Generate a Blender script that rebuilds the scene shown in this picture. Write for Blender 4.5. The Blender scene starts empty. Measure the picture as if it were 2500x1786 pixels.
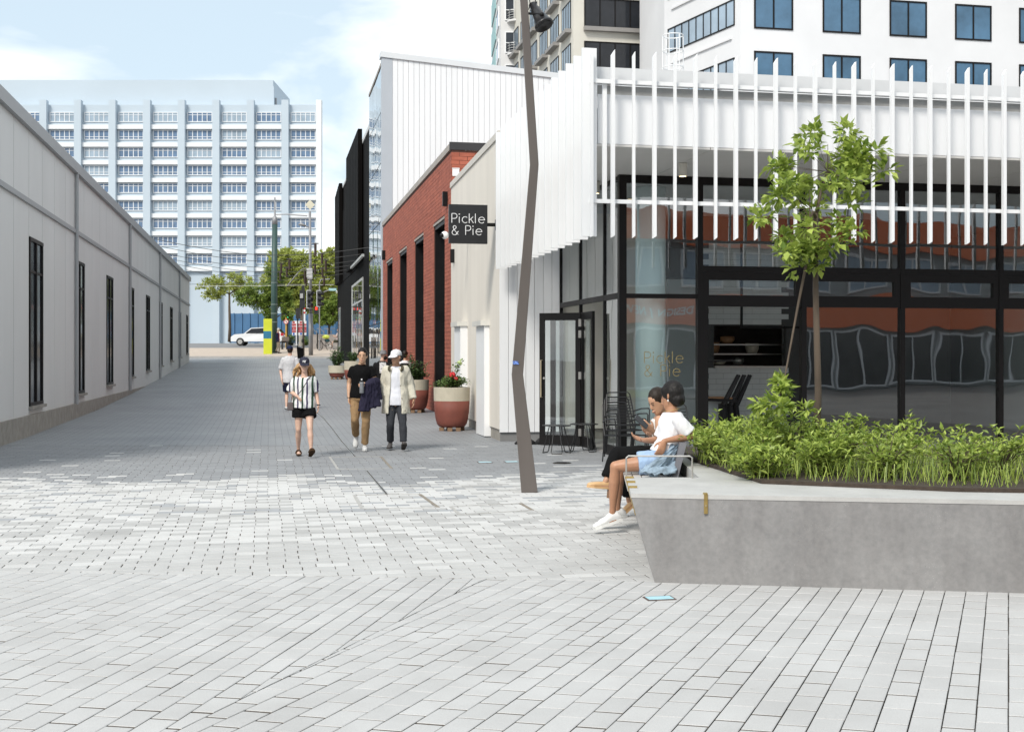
import bpy, bmesh, math, random
from mathutils import Vector, Matrix, noise as mnoise
from math import sin, cos, pi, radians, atan2, sqrt
random.seed(7)
SC = bpy.context.scene
COL = SC.collection

# ------------------------------------------------------------------ camera
FPX, HOR, CAMH = 3000.0, 868.0, 1.6          # focal length and horizon in pixels of the 2500 x 1786 photograph
cam = bpy.data.cameras.new('camera'); cam_ob = bpy.data.objects.new('camera', cam); COL.objects.link(cam_ob)
cam_ob.location = (0, 0, CAMH); cam_ob.rotation_euler = (radians(90), 0, 0)
cam.sensor_fit = 'HORIZONTAL'; cam.sensor_width = 36; cam.lens = 36 * FPX / 2500
cam.shift_y = (HOR - 893.0) / 2500.0
cam.clip_start = 0.1; cam.clip_end = 3000
SC.camera = cam_ob
# ------------------------------------------------------------------ sky, sun, exposure
SUN_EL, SUN_AZ = radians(44), radians(207)      # azimuth clockwise from +Y: behind the camera, to its left
world = bpy.data.worlds.new('World'); SC.world = world; world.use_nodes = True
nt = world.node_tree; nt.nodes.clear()
def N(t, **k):
    n = nt.nodes.new(t)
    for a, b in k.items(): setattr(n, a, b)
    return n
sky = N('ShaderNodeTexSky', sky_type='NISHITA', sun_disc=False, sun_elevation=SUN_EL, sun_rotation=SUN_AZ, air_density=1.0, dust_density=2.2, ozone_density=1.2)
tc = N('ShaderNodeTexCoord'); mp = N('ShaderNodeMapping'); mp.inputs['Scale'].default_value = (1.0, 1.0, 3.2); mp.inputs['Location'].default_value = (0.35, 0.2, 0.55)
nz = N('ShaderNodeTexNoise'); nz.inputs['Scale'].default_value = 2.1; nz.inputs['Detail'].default_value = 7; nz.inputs['Roughness'].default_value = 0.52; nz.inputs['Distortion'].default_value = 0.3
rp = N('ShaderNodeValToRGB'); rp.color_ramp.elements[0].position = 0.48; rp.color_ramp.elements[1].position = 0.61
mx = N('ShaderNodeMix', data_type='RGBA'); mx.inputs['B'].default_value = (11.2, 11.1, 10.9, 1)
haze = N('ShaderNodeMix', data_type='RGBA'); haze.inputs['Factor'].default_value = 0.62; haze.inputs['B'].default_value = (7.2, 8.5, 9.2, 1)
bg = N('ShaderNodeBackground'); bg.inputs['Strength'].default_value = 0.075
out = N('ShaderNodeOutputWorld')
lk = nt.links.new
lk(tc.outputs['Generated'], mp.inputs['Vector']); lk(mp.outputs['Vector'], nz.inputs['Vector']); lk(nz.outputs['Fac'], rp.inputs['Fac'])
lk(sky.outputs['Color'], haze.inputs['A']); lk(haze.outputs['Result'], mx.inputs['A']); lk(rp.outputs['Color'], mx.inputs['Factor'])
lk(mx.outputs['Result'], bg.inputs['Color']); lk(bg.outputs['Background'], out.inputs['Surface'])
sun = bpy.data.lights.new('sun', 'SUN'); sun.energy = 1.75; sun.angle = radians(16); sun.color = (1, 0.95, 0.87)
sun_ob = bpy.data.objects.new('sun', sun); COL.objects.link(sun_ob); sun_ob.location = (-20, -20, 40)
_sd = Vector((sin(SUN_AZ) * cos(SUN_EL), cos(SUN_AZ) * cos(SUN_EL), sin(SUN_EL)))
sun_ob.rotation_euler = (-_sd).to_track_quat('-Z', 'Y').to_euler()
vs = SC.view_settings; vs.view_transform = 'Standard'; vs.look = 'None'; vs.gamma = 1; vs.use_curve_mapping = False; vs.exposure = 0.82
SC.cycles.max_bounces = 8; SC.cycles.transparent_max_bounces = 16; SC.cycles.use_denoising = True
SC.cycles.sample_clamp_indirect = 6

# ------------------------------------------------------------------ geometry helpers
TH = math.atan(595 / 3000.0)                 # the lane runs 11.2 degrees to the left of the view axis
U = Vector((-sin(TH), cos(TH), 0)); V = Vector((cos(TH), sin(TH), 0))   # along the lane, across it
def L(s, t, z=0.0): return V * s + U * t + Vector((0, 0, z))           # lane frame -> world
LF = Matrix.Rotation(TH, 4, 'Z')
def px(x, y, Y): return Vector(((x - 1250) / FPX * Y, Y, CAMH + (HOR - y) / FPX * Y))
def t_at(x, s):                               # lane distance t at which plane s=const is seen at pixel column x
    k = (x - 1250) / FPX
    return (s * V.x - k * s * V.y) / (k * U.y - U.x)
GP = [(-400, 0), (24, 0), (34, .10), (44, .32), (54, .58), (70, 1.08), (83, 1.46), (92, 1.95), (105, 2.45), (125, 2.9), (170, 3.2), (2500, 3.2)]
def gz(Y):
    for (a, za), (b, zb) in zip(GP, GP[1:]):
        if Y <= b: return za + (zb - za) * (Y - a) / (b - a)
    return GP[-1][1]

class MB:
    """collects faces; build() links them as one mesh object"""
    def __init__(self, xf=None): self.v = []; self.f = []; self.m = []; self.xf = xf; self.cur = 0
    def add(self, vs, fs):
        o = len(self.v)
        for p in vs:
            p = Vector(p); self.v.append(self.xf @ p if self.xf else p)
        for f in fs: self.f.append([i + o for i in f]); self.m.append(self.cur)
        return self
    def box(self, x0, x1, y0, y1, z0, z1):
        return self.add([(x0,y0,z0),(x1,y0,z0),(x1,y1,z0),(x0,y1,z0),(x0,y0,z1),(x1,y0,z1),(x1,y1,z1),(x0,y1,z1)],
                 [(3,2,1,0),(4,5,6,7),(0,1,5,4),(1,2,6,5),(2,3,7,6),(3,0,4,7)])
    def cbox(self, c, d): return self.box(c[0]-d[0]/2,c[0]+d[0]/2,c[1]-d[1]/2,c[1]+d[1]/2,c[2]-d[2]/2,c[2]+d[2]/2)
    def obox(self, c, ax, ay, az):            # oriented box with half axes
        c=Vector(c); ax=Vector(ax); ay=Vector(ay); az=Vector(az)
        vs=[c-ax-ay-az,c+ax-ay-az,c+ax+ay-az,c-ax+ay-az,c-ax-ay+az,c+ax-ay+az,c+ax+ay+az,c-ax+ay+az]
        return self.add(vs,[(3,2,1,0),(4,5,6,7),(0,1,5,4),(1,2,6,5),(2,3,7,6),(3,0,4,7)])
    def prism(self, poly, z0, z1):            # plan polygon extruded in z; poly counter-clockwise
        n=len(poly)
        return self.add([(p[0],p[1],z0) for p in poly]+[(p[0],p[1],z1) for p in poly],
            [list(range(n))[::-1], list(range(n,2*n))]+[(i,(i+1)%n,(i+1)%n+n,i+n) for i in range(n)])
    def hull(self, a, b):                     # two matching polygons joined
        n=len(a)
        return self.add(list(a)+list(b),[list(range(n))[::-1], list(range(n,2*n))]+[(i,(i+1)%n,(i+1)%n+n,i+n) for i in range(n)])
    def quad(self, *p): return self.add(p,[tuple(range(len(p)))])
    def rings(self, rs, cap=True, closed=True):
        n=len(rs[0]); vs=[p for r in rs for p in r]; fs=[]
        for k in range(len(rs)-1):
            for i in range(n if closed else n-1):
                j=(i+1)%n; fs.append((k*n+i,k*n+j,(k+1)*n+j,(k+1)*n+i))
        if cap: fs.append(list(range(n))[::-1]); fs.append([ (len(rs)-1)*n+i for i in range(n)])
        return self.add(vs,fs)
    def tube(self, pts, r, n=8, cap=True, close=False):
        pts=[Vector(p) for p in pts]; m=len(pts); rs=[]; up=None
        rr=r if isinstance(r,(list,tuple)) else [r]*m
        for i,p in enumerate(pts):
            if close: d=pts[(i+1)%m]-pts[i-1]
            else: d=pts[min(i+1,m-1)]-pts[max(i-1,0)]
            d.normalize()
            if up is None: up=d.orthogonal().normalized()
            up=(up-d*up.dot(d)); up=up.normalized() if up.length>1e-6 else d.orthogonal().normalized()
            w=d.cross(up); rs.append([p+(up*cos(a)+w*sin(a))*rr[i] for a in [2*pi*k/n for k in range(n)]])
        if close: rs.append(rs[0]); cap=False
        return self.rings(rs,cap)
    def cyl(self, c, r0, r1, h, n=16): 
        c=Vector(c); return self.tube([c,c+Vector((0,0,h))],[r0,r1],n)
    def lathe(self, prof, c=(0,0,0), n=24, cap=True):
        return self.rings([[(c[0]+r*cos(2*pi*k/n),c[1]+r*sin(2*pi*k/n),c[2]+z) for k in range(n)] for r,z in prof],cap)
    def ball(self, c, rx, ry=None, rz=None, n=12, m=8):
        ry=ry or rx; rz=rz or rx; c=Vector(c)
        return self.rings([[c+Vector((rx*sin(a)*cos(2*pi*k/n),ry*sin(a)*sin(2*pi*k/n),-rz*cos(a))) for k in range(n)] for a in [pi*(j+.02)/(m+.04) for j in range(m+1)]])
    def mesh(self, name, mats=(), off=None, smooth=False):
        me=bpy.data.meshes.new(name)
        vs=[p-off for p in self.v] if off is not None else self.v
        me.from_pydata([tuple(p) for p in vs],[],self.f)
        for m in (mats if isinstance(mats,(list,tuple)) else [mats]): me.materials.append(m)
        if self.cur or any(self.m): me.polygons.foreach_set('material_index',self.m)
        if smooth: me.polygons.foreach_set('use_smooth',[True]*len(me.polygons))
        me.validate(); me.update()
        return me
    def build(self, name, mats, parent=None, smooth=False, local=False):
        off=None
        if parent is not None and not local: off=world_loc(parent)
        elif parent is None and self.v:
            n=len(self.v); off=sum(self.v,Vector())/n; off.z=min(p.z for p in self.v)
        me=self.mesh(name,mats,off,smooth); o=bpy.data.objects.new(name,me); COL.objects.link(o)
        if parent is not None: o.parent=parent
        elif off is not None: o.location=off
        return o
def world_loc(o):
    p=Vector(o.location)
    while o.parent is not None: o=o.parent; p=p+Vector(o.location)
    return p
def tag(o, label=None, cat=None, group=None, kind=None):
    if label: o['label']=label
    if cat: o['category']=cat
    if group: o['group']=group
    if kind: o['kind']=kind
    return o
def thing(name, label, cat, loc=(0,0,0), group=None):
    o=bpy.data.objects.new(name,None); COL.objects.link(o); o.location=loc; o.empty_display_size=.1
    return tag(o,label,cat,group)
def inst(name, me, parent, loc, rz=0.0, scale=None, rot=None):
    o=bpy.data.objects.new(name,me); COL.objects.link(o)
    o.parent=parent; o.location=Vector(loc)-(world_loc(parent) if parent else Vector())
    o.rotation_euler=rot if rot else (0,0,rz)
    if scale: o.scale=scale
    return o
def copy_thing(o, loc, label=None, rz=None):
    c=o.copy(); COL.objects.link(c); c.location=loc
    if rz is not None: c.rotation_euler=(0,0,rz)
    if label: c['label']=label
    for ch in list(o.children):
        d=ch.copy(); COL.objects.link(d); d.parent=c
        for g in list(ch.children):
            e=g.copy(); COL.objects.link(e); e.parent=d
    return c

# ------------------------------------------------------------------ materials
def lin(c):
    if isinstance(c,str):
        c=[int(c[i:i+2],16)/255 for i in (0,2,4)]
        c=[x/12.92 if x<=.04045 else ((x+.055)/1.055)**2.4 for x in c]
    return tuple(c)+(1,)
class G:                                      # a small node-graph helper
    def __init__(s,name):
        s.m=bpy.data.materials.new(name); s.m.use_nodes=True; s.t=s.m.node_tree; s.b=s.t.nodes['Principled BSDF']; s.o=s.t.nodes['Material Output']
    def n(s,t,ins=None,**k):
        x=s.t.nodes.new(t)
        for a,b in k.items(): setattr(x,a,b)
        for a,b in (ins or {}).items():
            if hasattr(b,'default_value') and not isinstance(b,(int,float,tuple)): s.t.links.new(b,x.inputs[a])
            else: x.inputs[a].default_value=b
        return x
    def l(s,a,b): s.t.links.new(a,b)
    def pos(s,scale=(1,1,1),rot=0.0,obj=False):
        p=s.n('ShaderNodeTexCoord').outputs['Object'] if obj else s.n('ShaderNodeNewGeometry').outputs['Position']
        return s.n('ShaderNodeMapping',{'Vector':p,'Scale':scale,'Rotation':(0,0,rot)}).outputs['Vector']
    def noise(s,scale,detail=4,rough=.55,vec=None):
        return s.n('ShaderNodeTexNoise',{'Vector':vec or s.pos(),'Scale':scale,'Detail':detail,'Roughness':rough}).outputs['Fac']
    def ramp(s,f,stops):
        r=s.n('ShaderNodeValToRGB',{'Fac':f}); e=r.color_ramp.elements
        while len(e)<len(stops): e.new(.5)
        for q,(p,c) in zip(e,stops): q.position=p; q.color=c if len(c)==4 else lin(c)
        return r.outputs['Color']
    def mix(s,a,b,f,mode='MIX'):
        x=s.n('ShaderNodeMix',data_type='RGBA',blend_type=mode)
        for k,val in (('A',a),('B',b),('Factor',f)):
            i=[q for q in x.inputs if q.name==k and (q.type=='RGBA' or (k=='Factor' and q.type=='VALUE'))][0]
            if hasattr(val,'default_value') and not isinstance(val,(int,float,tuple)): s.l(val,i)
            else: i.default_value=val
        return [q for q in x.outputs if q.type=='RGBA'][0]
    def bump(s,h,strength=.3,dist=.01):
        b=s.n('ShaderNodeBump',{'Height':h,'Strength':strength,'Distance':dist}); s.l(b.outputs['Normal'],s.b.inputs['Normal']); return b
MATS={}
def mat(name,col,rough=.6,var=.12,scale=6,bump=0.0,bscale=60,metal=0.0,stretch=(1,1,1),spec=None,fine=0.0):
    if name in MATS: return MATS[name]
    g=G(name); c=lin(col); dark=tuple(x*(1-var) for x in c[:3])+(1,); lite=tuple(min(1,x*(1+var)) for x in c[:3])+(1,)
    f=g.noise(scale,5,.6,g.pos(stretch))
    colr=g.ramp(f,[(.3,dark),(.7,lite)])
    if fine:
        f2=g.noise(scale*25,2,.6); colr=g.mix(colr,g.ramp(f2,[(.35,(1-fine,)*3+(1,)),(.65,(1,1,1,1))]),1.0,'MULTIPLY')
    g.l(colr,g.b.inputs['Base Color'])
    r=g.n('ShaderNodeMapRange',{'Value':f,'To Min':max(.02,rough-.08),'To Max':min(1,rough+.08)}); g.l(r.outputs[0],g.b.inputs['Roughness'])
    g.b.inputs['Metallic'].default_value=metal
    if spec is not None: g.b.inputs['Specular IOR Level'].default_value=spec
    if bump: g.bump(g.noise(bscale,4,.6,g.pos(stretch)),bump,.004)
    MATS[name]=g.m; return g.m
def glass(name,tint=(.85,.9,.9),ior=1.75,wav=0.0,dark=1.0):
    g=G(name); g.t.nodes.remove(g.b)
    fr=g.n('ShaderNodeFresnel',{'IOR':ior}); tr=g.n('ShaderNodeBsdfTransparent',{'Color':lin(tint)}); gl=g.n('ShaderNodeBsdfGlossy',{'Roughness':.01,'Color':(.95,.97,1,1)})
    if wav:
        b=g.n('ShaderNodeBump',{'Height':g.noise(1.1,1,.4),'Strength':1.0,'Distance':wav}); g.l(b.outputs['Normal'],gl.inputs['Normal'])
    bf=g.n('ShaderNodeNewGeometry').outputs['Backfacing']; inv=g.n('ShaderNodeMath',{0:1.0,1:bf},operation='SUBTRACT').outputs[0]; fac=g.n('ShaderNodeMath',{0:fr.outputs[0],1:inv},operation='MULTIPLY').outputs[0]
    mxs=g.n('ShaderNodeMixShader'); g.l(fac,mxs.inputs[0]); g.l(tr.outputs[0],mxs.inputs[1]); g.l(gl.outputs[0],mxs.inputs[2]); g.l(mxs.outputs[0],g.o.inputs['Surface'])
    MATS[name]=g.m; return g.m
def emit(name,col,st):
    g=G(name); g.b.inputs['Base Color'].default_value=lin(col); g.b.inputs['Emission Color'].default_value=lin(col); g.b.inputs['Emission Strength'].default_value=st
    MATS[name]=g.m; return g.m

WHITE=mat('white_paint',(.79,.80,.81),.45,.012,2)
WHITE2=mat('white_cladding',(.79,.80,.815),.45,.05,.7,stretch=(1,1,.15))
GREYP=mat('grey_panel',(.42,.45,.49),.4,.04,1)
CREAM=mat('cream_render',(.70,.655,.585),.75,.06,1.2,.1,80,stretch=(1,1,.12))
BLACK=mat('black_metal',(.007,.0065,.007),.45,.2,3,spec=.25)
BLACKF=mat('black_cladding',(.0042,.0036,.0034),.75,.25,2,stretch=(1,1,.1),spec=.06)
BRONZE=mat('bronze_metal',(.108,.093,.084),.45,.12,1.5,.04,200,stretch=(1,1,.2))
DARKF=mat('dark_frame',(.007,.006,.006),.45,.15,3,spec=.25)
COPING=mat('coping_metal',(.33,.29,.25),.5,.15,2)
CONC=None
STEEL=mat('brushed_steel',(.55,.53,.50),.35,.06,20,metal=.9)
BRASS=mat('brass_metal',(.50,.36,.13),.4,.1,30,metal=.75)
GALV=mat('galvanised_pole',(.27,.27,.28),.5,.1,4,metal=.3)
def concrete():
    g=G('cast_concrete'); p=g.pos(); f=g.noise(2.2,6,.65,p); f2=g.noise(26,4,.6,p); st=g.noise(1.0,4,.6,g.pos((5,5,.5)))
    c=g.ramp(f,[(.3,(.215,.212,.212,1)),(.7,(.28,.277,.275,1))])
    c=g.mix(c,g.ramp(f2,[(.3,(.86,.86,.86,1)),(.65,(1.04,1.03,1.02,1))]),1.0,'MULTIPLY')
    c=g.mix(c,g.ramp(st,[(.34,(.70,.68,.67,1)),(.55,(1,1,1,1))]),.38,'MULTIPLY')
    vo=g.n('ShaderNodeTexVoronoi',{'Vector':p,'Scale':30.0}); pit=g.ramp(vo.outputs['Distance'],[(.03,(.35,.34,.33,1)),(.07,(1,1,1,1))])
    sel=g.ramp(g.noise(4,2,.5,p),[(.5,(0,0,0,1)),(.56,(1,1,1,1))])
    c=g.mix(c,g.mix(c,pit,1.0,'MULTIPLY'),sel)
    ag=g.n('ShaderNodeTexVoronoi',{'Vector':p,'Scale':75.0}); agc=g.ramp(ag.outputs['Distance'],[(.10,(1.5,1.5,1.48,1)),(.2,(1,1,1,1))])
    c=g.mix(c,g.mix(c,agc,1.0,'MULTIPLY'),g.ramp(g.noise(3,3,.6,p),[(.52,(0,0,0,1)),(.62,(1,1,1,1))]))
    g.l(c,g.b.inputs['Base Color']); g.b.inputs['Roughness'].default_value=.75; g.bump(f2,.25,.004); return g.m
CONC=concrete()  # the front's shade is in its darker grey; stains and pits are its own
CONCTOP=mat('lit_top_concrete',(.46,.455,.44),.65,.1,4,.08,70,fine=.06)  # paler copy of the bench concrete, with the light on top in its colour
PLINTH=mat('plinth_concrete',(.30,.28,.25),.85,.2,5,.2,60)
GLASS=glass('clear_glass',(.93,.96,.96),2.4,.004); GLASSL=glass('lane_glass',(.93,.96,.96),3.2,.004)
GLASSD=glass('door_glass',(.94,.97,.965),2.5,.003)
def tone_mat():                               # pavers: colour of each stone is stored on its faces
    g=G('paver_stone'); at=g.n('ShaderNodeAttribute',attribute_name='tone'); p=g.pos()
    c=g.mix(at.outputs['Color'],g.ramp(g.noise(160,3,.7,p),[(.3,(.86,.86,.86,1)),(.6,(1.05,1.05,1.05,1))]),1.0,'MULTIPLY')
    c=g.mix(c,g.ramp(g.noise(1.3,6,.65,p),[(.3,(.88,.875,.87,1)),(.62,(1.02,1.02,1.02,1))]),1.0,'MULTIPLY')
    spot=g.ramp(g.noise(9,5,.7,p),[(.66,(1,1,1,1)),(.74,(.78,.77,.76,1))]); c=g.mix(c,spot,1.0,'MULTIPLY')
    g.l(c,g.b.inputs['Base Color']); g.b.inputs['Roughness'].default_value=.78; g.bump(g.noise(220,3,.6,p),.15,.002); return g.m
PAVER=tone_mat()
JOINT=mat('joint_sand',(.10,.088,.078),.95,.25,40)
def leaf_mat(name,a,b,trans=.25):
    g=G(name); oi=g.n('ShaderNodeAttribute',attribute_name='tone')
    c=g.mix(lin(a),lin(b),oi.outputs['Fac']); g.l(c,g.b.inputs['Base Color']); g.b.inputs['Roughness'].default_value=.45
    tl=g.n('ShaderNodeBsdfTranslucent'); g.l(c,tl.inputs['Color']); ms=g.n('ShaderNodeMixShader',{0:trans}); g.l(g.b.outputs[0],ms.inputs[1]); g.l(tl.outputs[0],ms.inputs[2]); g.l(ms.outputs[0],g.o.inputs['Surface'])
    return g.m
BARK=mat('tree_bark',(.10,.075,.055),.9,.3,8,.4,30,stretch=(1,1,.3))
SOIL=mat('potting_soil',(.05,.037,.028),.95,.3,20,.5,60)
def set_tone(me,cols):
    a=me.color_attributes.new('tone','FLOAT_COLOR','CORNER')
    arr=[]
    for p,c in zip(me.polygons,cols): arr.extend(list(c)*p.loop_total)
    a.data.foreach_set('color',arr)

# ================================================================== the setting
def s_at(x, t):
    k=(x-1250)/FPX
    return (k*t*U.y-t*U.x)/(V.x-k*V.y)
def strip(name,x0,x1,Y0,Y1,dz,m,kind='structure',parent=None):
    ys=sorted(set([Y0,Y1]+[a for a,_ in GP if Y0<a<Y1])); b=MB()
    for a,c in zip(ys,ys[1:]): b.quad((x0,a,gz(a)+dz),(x1,a,gz(a)+dz),(x1,c,gz(c)+dz),(x0,c,gz(c)+dz))
    o=b.build(name,m,parent); o['kind']=kind; return o
ASPH=mat('asphalt_road',(.20,.20,.205),.9,.12,3,.2,120)
def lane_mat():
    g=G('lane_pavers'); p=g.pos((1,1,1),-TH)
    br=g.n('ShaderNodeTexBrick',{'Vector':p,'Color1':(.247,.2545,.2645,1),'Color2':(.283,.2915,.303,1),'Mortar':(.10,.10,.10,1),'Scale':1.0,'Mortar Size':.006,'Mortar Smooth':.0,'Bias':0.0,'Brick Width':.27,'Row Height':.135})
    c=g.mix(br.outputs['Color'],g.ramp(g.noise(.35,5,.6),[(.3,(.85,.86,.87,1)),(.7,(1.12,1.12,1.12,1))]),1.0,'MULTIPLY')
    g.l(c,g.b.inputs['Base Color']); g.b.inputs['Roughness'].default_value=.6; g.bump(br.outputs['Fac'],-.4,.004); return g.m
LANE=lane_mat()
TAN=mat('tan_footpath',(.50,.42,.35),.85,.1,2,fine=.1)
ground=strip('ground',-900,900,-300,2400,-.045,mat('far_ground',(.20,.19,.18),.95,.2,.5))
lane=strip('lane',-24,4.0,22.0,82.6,0.0,LANE)
fp=MB()
for a,c in ((82.6,86),(86,92),(92,95.5)): fp.hull([(-60,a,gz(a)-.3),(60,a,gz(a)-.3),(60,a,gz(a)+.12),(-60,a,gz(a)+.12)][::-1],[(-60,c,gz(c)-.3),(60,c,gz(c)-.3),(60,c,gz(c)+.12),(-60,c,gz(c)+.12)][::-1])
tag(fp.build('footpath',TAN),kind='structure')
kb=MB(); kb.box(-60,60,82.3,82.6,gz(82.3)-.2,gz(82.5)+.125); tag(kb.build('kerb',mat('kerb_stone',(.40,.39,.38),.8,.1,3)),kind='structure')
road=strip('road',-120,120,95.5,118,.004,ASPH)

# ---------------------------------------------------------------- paving stones
JN=.006; PLN,PWD=.246,.135
SEAM0,SEAM1=Vector((-1.184,5.97,0)),Vector((-.219,8.76,0))
def yb(X): return 8.82-.08*X                       # edge between the diagonal field and the banded one
def clip(poly,nx,ny,d):                           # keep nx*x+ny*y<=d
    r=[]
    for i in range(len(poly)):
        a,b=poly[i],poly[(i+1)%len(poly)]; fa=nx*a[0]+ny*a[1]-d; fb=nx*b[0]+ny*b[1]-d
        if fa<=0: r.append(a)
        if fa*fb<0:
            k=fa/(fa-fb); r.append((a[0]+(b[0]-a[0])*k,a[1]+(b[1]-a[1])*k))
    return r
sd=(SEAM1-SEAM0).normalized(); sn=Vector((sd.y,-sd.x,0)); sD=sn.dot(SEAM0)   # sn points right
rnd=random.Random(3)
stones=[]                                          # (polygon, tone, z)
def field(ang,clips,Y0,Y1,tone,hx,seed,cang=None,cj=2.2,gj=1.0):
    r=random.Random(seed); a=Vector((sin(ang),cos(ang))); c=Vector((cos(ang),-sin(ang))) if cang is None else Vector((cos(cang),-sin(cang)))   # a: length direction
    R=int(Y1*1.6/PWD)+2; Cn=int((Y1+4)*1.3/PLN)+2
    for i in range(-R,R):
        off=(.5*(i%2)+r.uniform(-.05,.05))*PLN
        for j in range(-Cn,Cn):
            o=c*(i*PWD)+a*(j*PLN+off)
            ctr=o+c*PWD/2+a*PLN/2
            if not (Y0-.3<ctr.y<Y1+.3) or abs(ctr.x)>.43*ctr.y+.5: continue
            g=JN/2*gj*r.uniform(.45,1.2)
            h=JN/2*cj*r.choice((.35,.7,1,1.3,1.6)); P=[o+c*g+a*h,o+c*(PWD-g)+a*h,o+c*(PWD-g)+a*(PLN-h),o+c*g+a*(PLN-h)]
            P=[(q.x,q.y) for q in P]
            for (nx,ny,d) in clips: P=clip(P,nx,ny,d) if len(P)>2 else []
            if len(P)<3: continue
            ar=abs(sum(P[k][0]*P[(k+1)%len(P)][1]-P[(k+1)%len(P)][0]*P[k][1] for k in range(len(P))))/2
            if ar<2e-4: continue
            stones.append((P,tone(ctr,r),r.uniform(-.0016,.0)))
def tone_f(c,r):
    b=.465*r.uniform(.955,1.045); return (b,b*.996,b*.982)
def tone_m(c,r):
    t=U.x*c.x+U.y*c.y; q=r.random()
    edge=15.9+.25*sin(c.x*1.7)+(.5 if c.x<-2.6 else 0)-(.6 if -2.2<c.x<-1.1 else 0)+.22*max(0,c.x)
    e=t+r.gauss(0,.28 if c.x<-.2 else .5)
    dk=r.uniform(.245,.285); lt=r.uniform(.44,.49); wh=r.uniform(.53,.58); md=r.uniform(.39,.44)
    if t>edge+1.0: b=dk if q>.02 else wh
    elif e>edge: b=dk if q>.06 else wh
    elif t>12.6: b=wh if q<.64 else (md if q<.88 else dk*1.3)
    elif t>10.7: b=wh if q<.5 else (lt if q<.75 else md)
    else: b=lt if q<.90 else wh
    return (b,b*1.03,b*1.07) if b<.37 else (b,b*.996,b*.978)
s0=(.08,1,8.82-JN/2); s1=(-.08,-1,-8.82-JN/2)
field(radians(22.0),[s0,(-sn.x,-sn.y,-sD-JN/2)],4.6,9.2,tone_f,0,1,radians(13.5))
field(radians(10.5),[s0,(sn.x,sn.y,sD-JN/2)],4.6,9.4,tone_f,0,2)
field(radians(90)-TH,[s1],8.3,22.0,tone_m,0,5,None,.95,2.2)
def stone_mesh(P,tone,z,name='paver',ctr=None):
    ctr=ctr or (sum(p[0] for p in P)/len(P),sum(p[1] for p in P)/len(P)); n=len(P)
    Q=[((p[0]-ctr[0]),(p[1]-ctr[1])) for p in P]; sh=[(x*(1-.0045/max(.01,abs(x)+.01)) if abs(x)>.01 else x, y*(1-.0045/max(.01,abs(y)+.01)) if abs(y)>.01 else y) for x,y in Q]
    return ctr,[(x,y,-.035) for x,y in Q]+[(x,y,z-.003) for x,y in Q]+[(x,y,z) for x,y in sh],n
def vis(P):
    x=sum(p[0] for p in P)/len(P); y=sum(p[1] for p in P)/len(P)
    X=1250+x/y*FPX; Yp=HOR+CAMH/y*FPX
    if not (640<X<1860 and Yp<1800): return None
    if X>1600 and Yp<1425: return None
    return y
paving=strip('plaza_paving',-14,14,2.0,22.0,-.03,JOINT)
cand=sorted([(vis(s[0]),i) for i,s in enumerate(stones) if vis(s[0]) is not None and len(s[0])==4])[:300]
chosen=set(i for _,i in cand)
rest=MB(); rtone=[]
for i,(P,tn,z) in enumerate(stones):
    ctr,vs_,n=stone_mesh(P,tn,z)
    fs=[(k,(k+1)%n,(k+1)%n+n,k+n) for k in range(n)]+[(k+n,(k+1)%n+n,(k+1)%n+2*n,k+2*n) for k in range(n)]+[tuple(range(2*n,3*n))]
    if i in chosen:
        me=bpy.data.meshes.new('paver'); me.from_pydata(vs_,[],fs); me.materials.append(PAVER); set_tone(me,[(.13,.115,.10,1)]*n+[tn+(1,)]*(len(fs)-n))
        inst('paver',me,paving,(ctr[0],ctr[1],0))
    else:
        rest.add([(a+ctr[0],b+ctr[1],c) for a,b,c in vs_],fs); rtone+=[(.13,.115,.10,1)]*n+[tn+(1,)]*(len(fs)-n)
o=rest.build('paver_field',PAVER,paving); set_tone(o.data,rtone); o['kind']='stuff'

# ---------------------------------------------------------------- red brick building
S_B,T0,T1=4.39,29.72,47.95
BRICK=None
def brick_mat():
    g=G('red_brick'); oi=g.n('ShaderNodeObjectInfo'); p=g.pos()
    vo=g.n('ShaderNodeTexVoronoi',{'Vector':g.pos((1,2.7,10),-TH),'Scale':1.0})
    c=g.ramp(g.noise(3.0,4,.6,g.pos((1,1,3))),[(.3,(.30,.080,.048,1)),(.7,(.405,.120,.073,1))])
    c=g.mix(c,g.ramp(vo.outputs['Color'],[(0,(.82,.8,.8,1)),(1,(1.12,1.1,1.08,1))]),1.0,'MULTIPLY')
    c=g.mix(c,g.ramp(g.noise(.5,5,.65,g.pos((1,1,.6))),[(.5,(1,1,1,1)),(.8,(1.18,1.2,1.22,1))]),.8,'MULTIPLY')
    g.l(c,g.b.inputs['Base Color']); g.b.inputs['Roughness'].default_value=.8; g.bump(g.noise(90,3,.6),.2,.004); return g.m
BRICK=brick_mat(); MORTAR=mat('brick_mortar',(.13,.058,.045),.9,.2,6)
base=L(S_B,T0,0)
brick_b=thing('brick_building','long red brick building with tall black window slots down the lane','building',base)
ZT=6.62; wins=[(1086.4,1060),(1034.6,1013.2),(993.5,976),(958.8,945)]
wt=[(t_at(a,S_B),t_at(b,S_B)) for a,b in wins]; WZ=5.13
w=MB(LF)
edges=[T0]+[q for ab in wt for q in ab]+[T1]
for k in range(0,len(edges),2): w.box(S_B,S_B+.35,edges[k],edges[k+1],-1,WZ)
w.box(S_B,S_B+.35,T0,T1,WZ,ZT); w.box(S_B+.36,12,T0+.01,T0+.3,0,ZT); w.box(S_B+.36,12,T0+.31,T1,6.2,6.5)
w.build('wall',MORTAR,brick_b)
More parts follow.
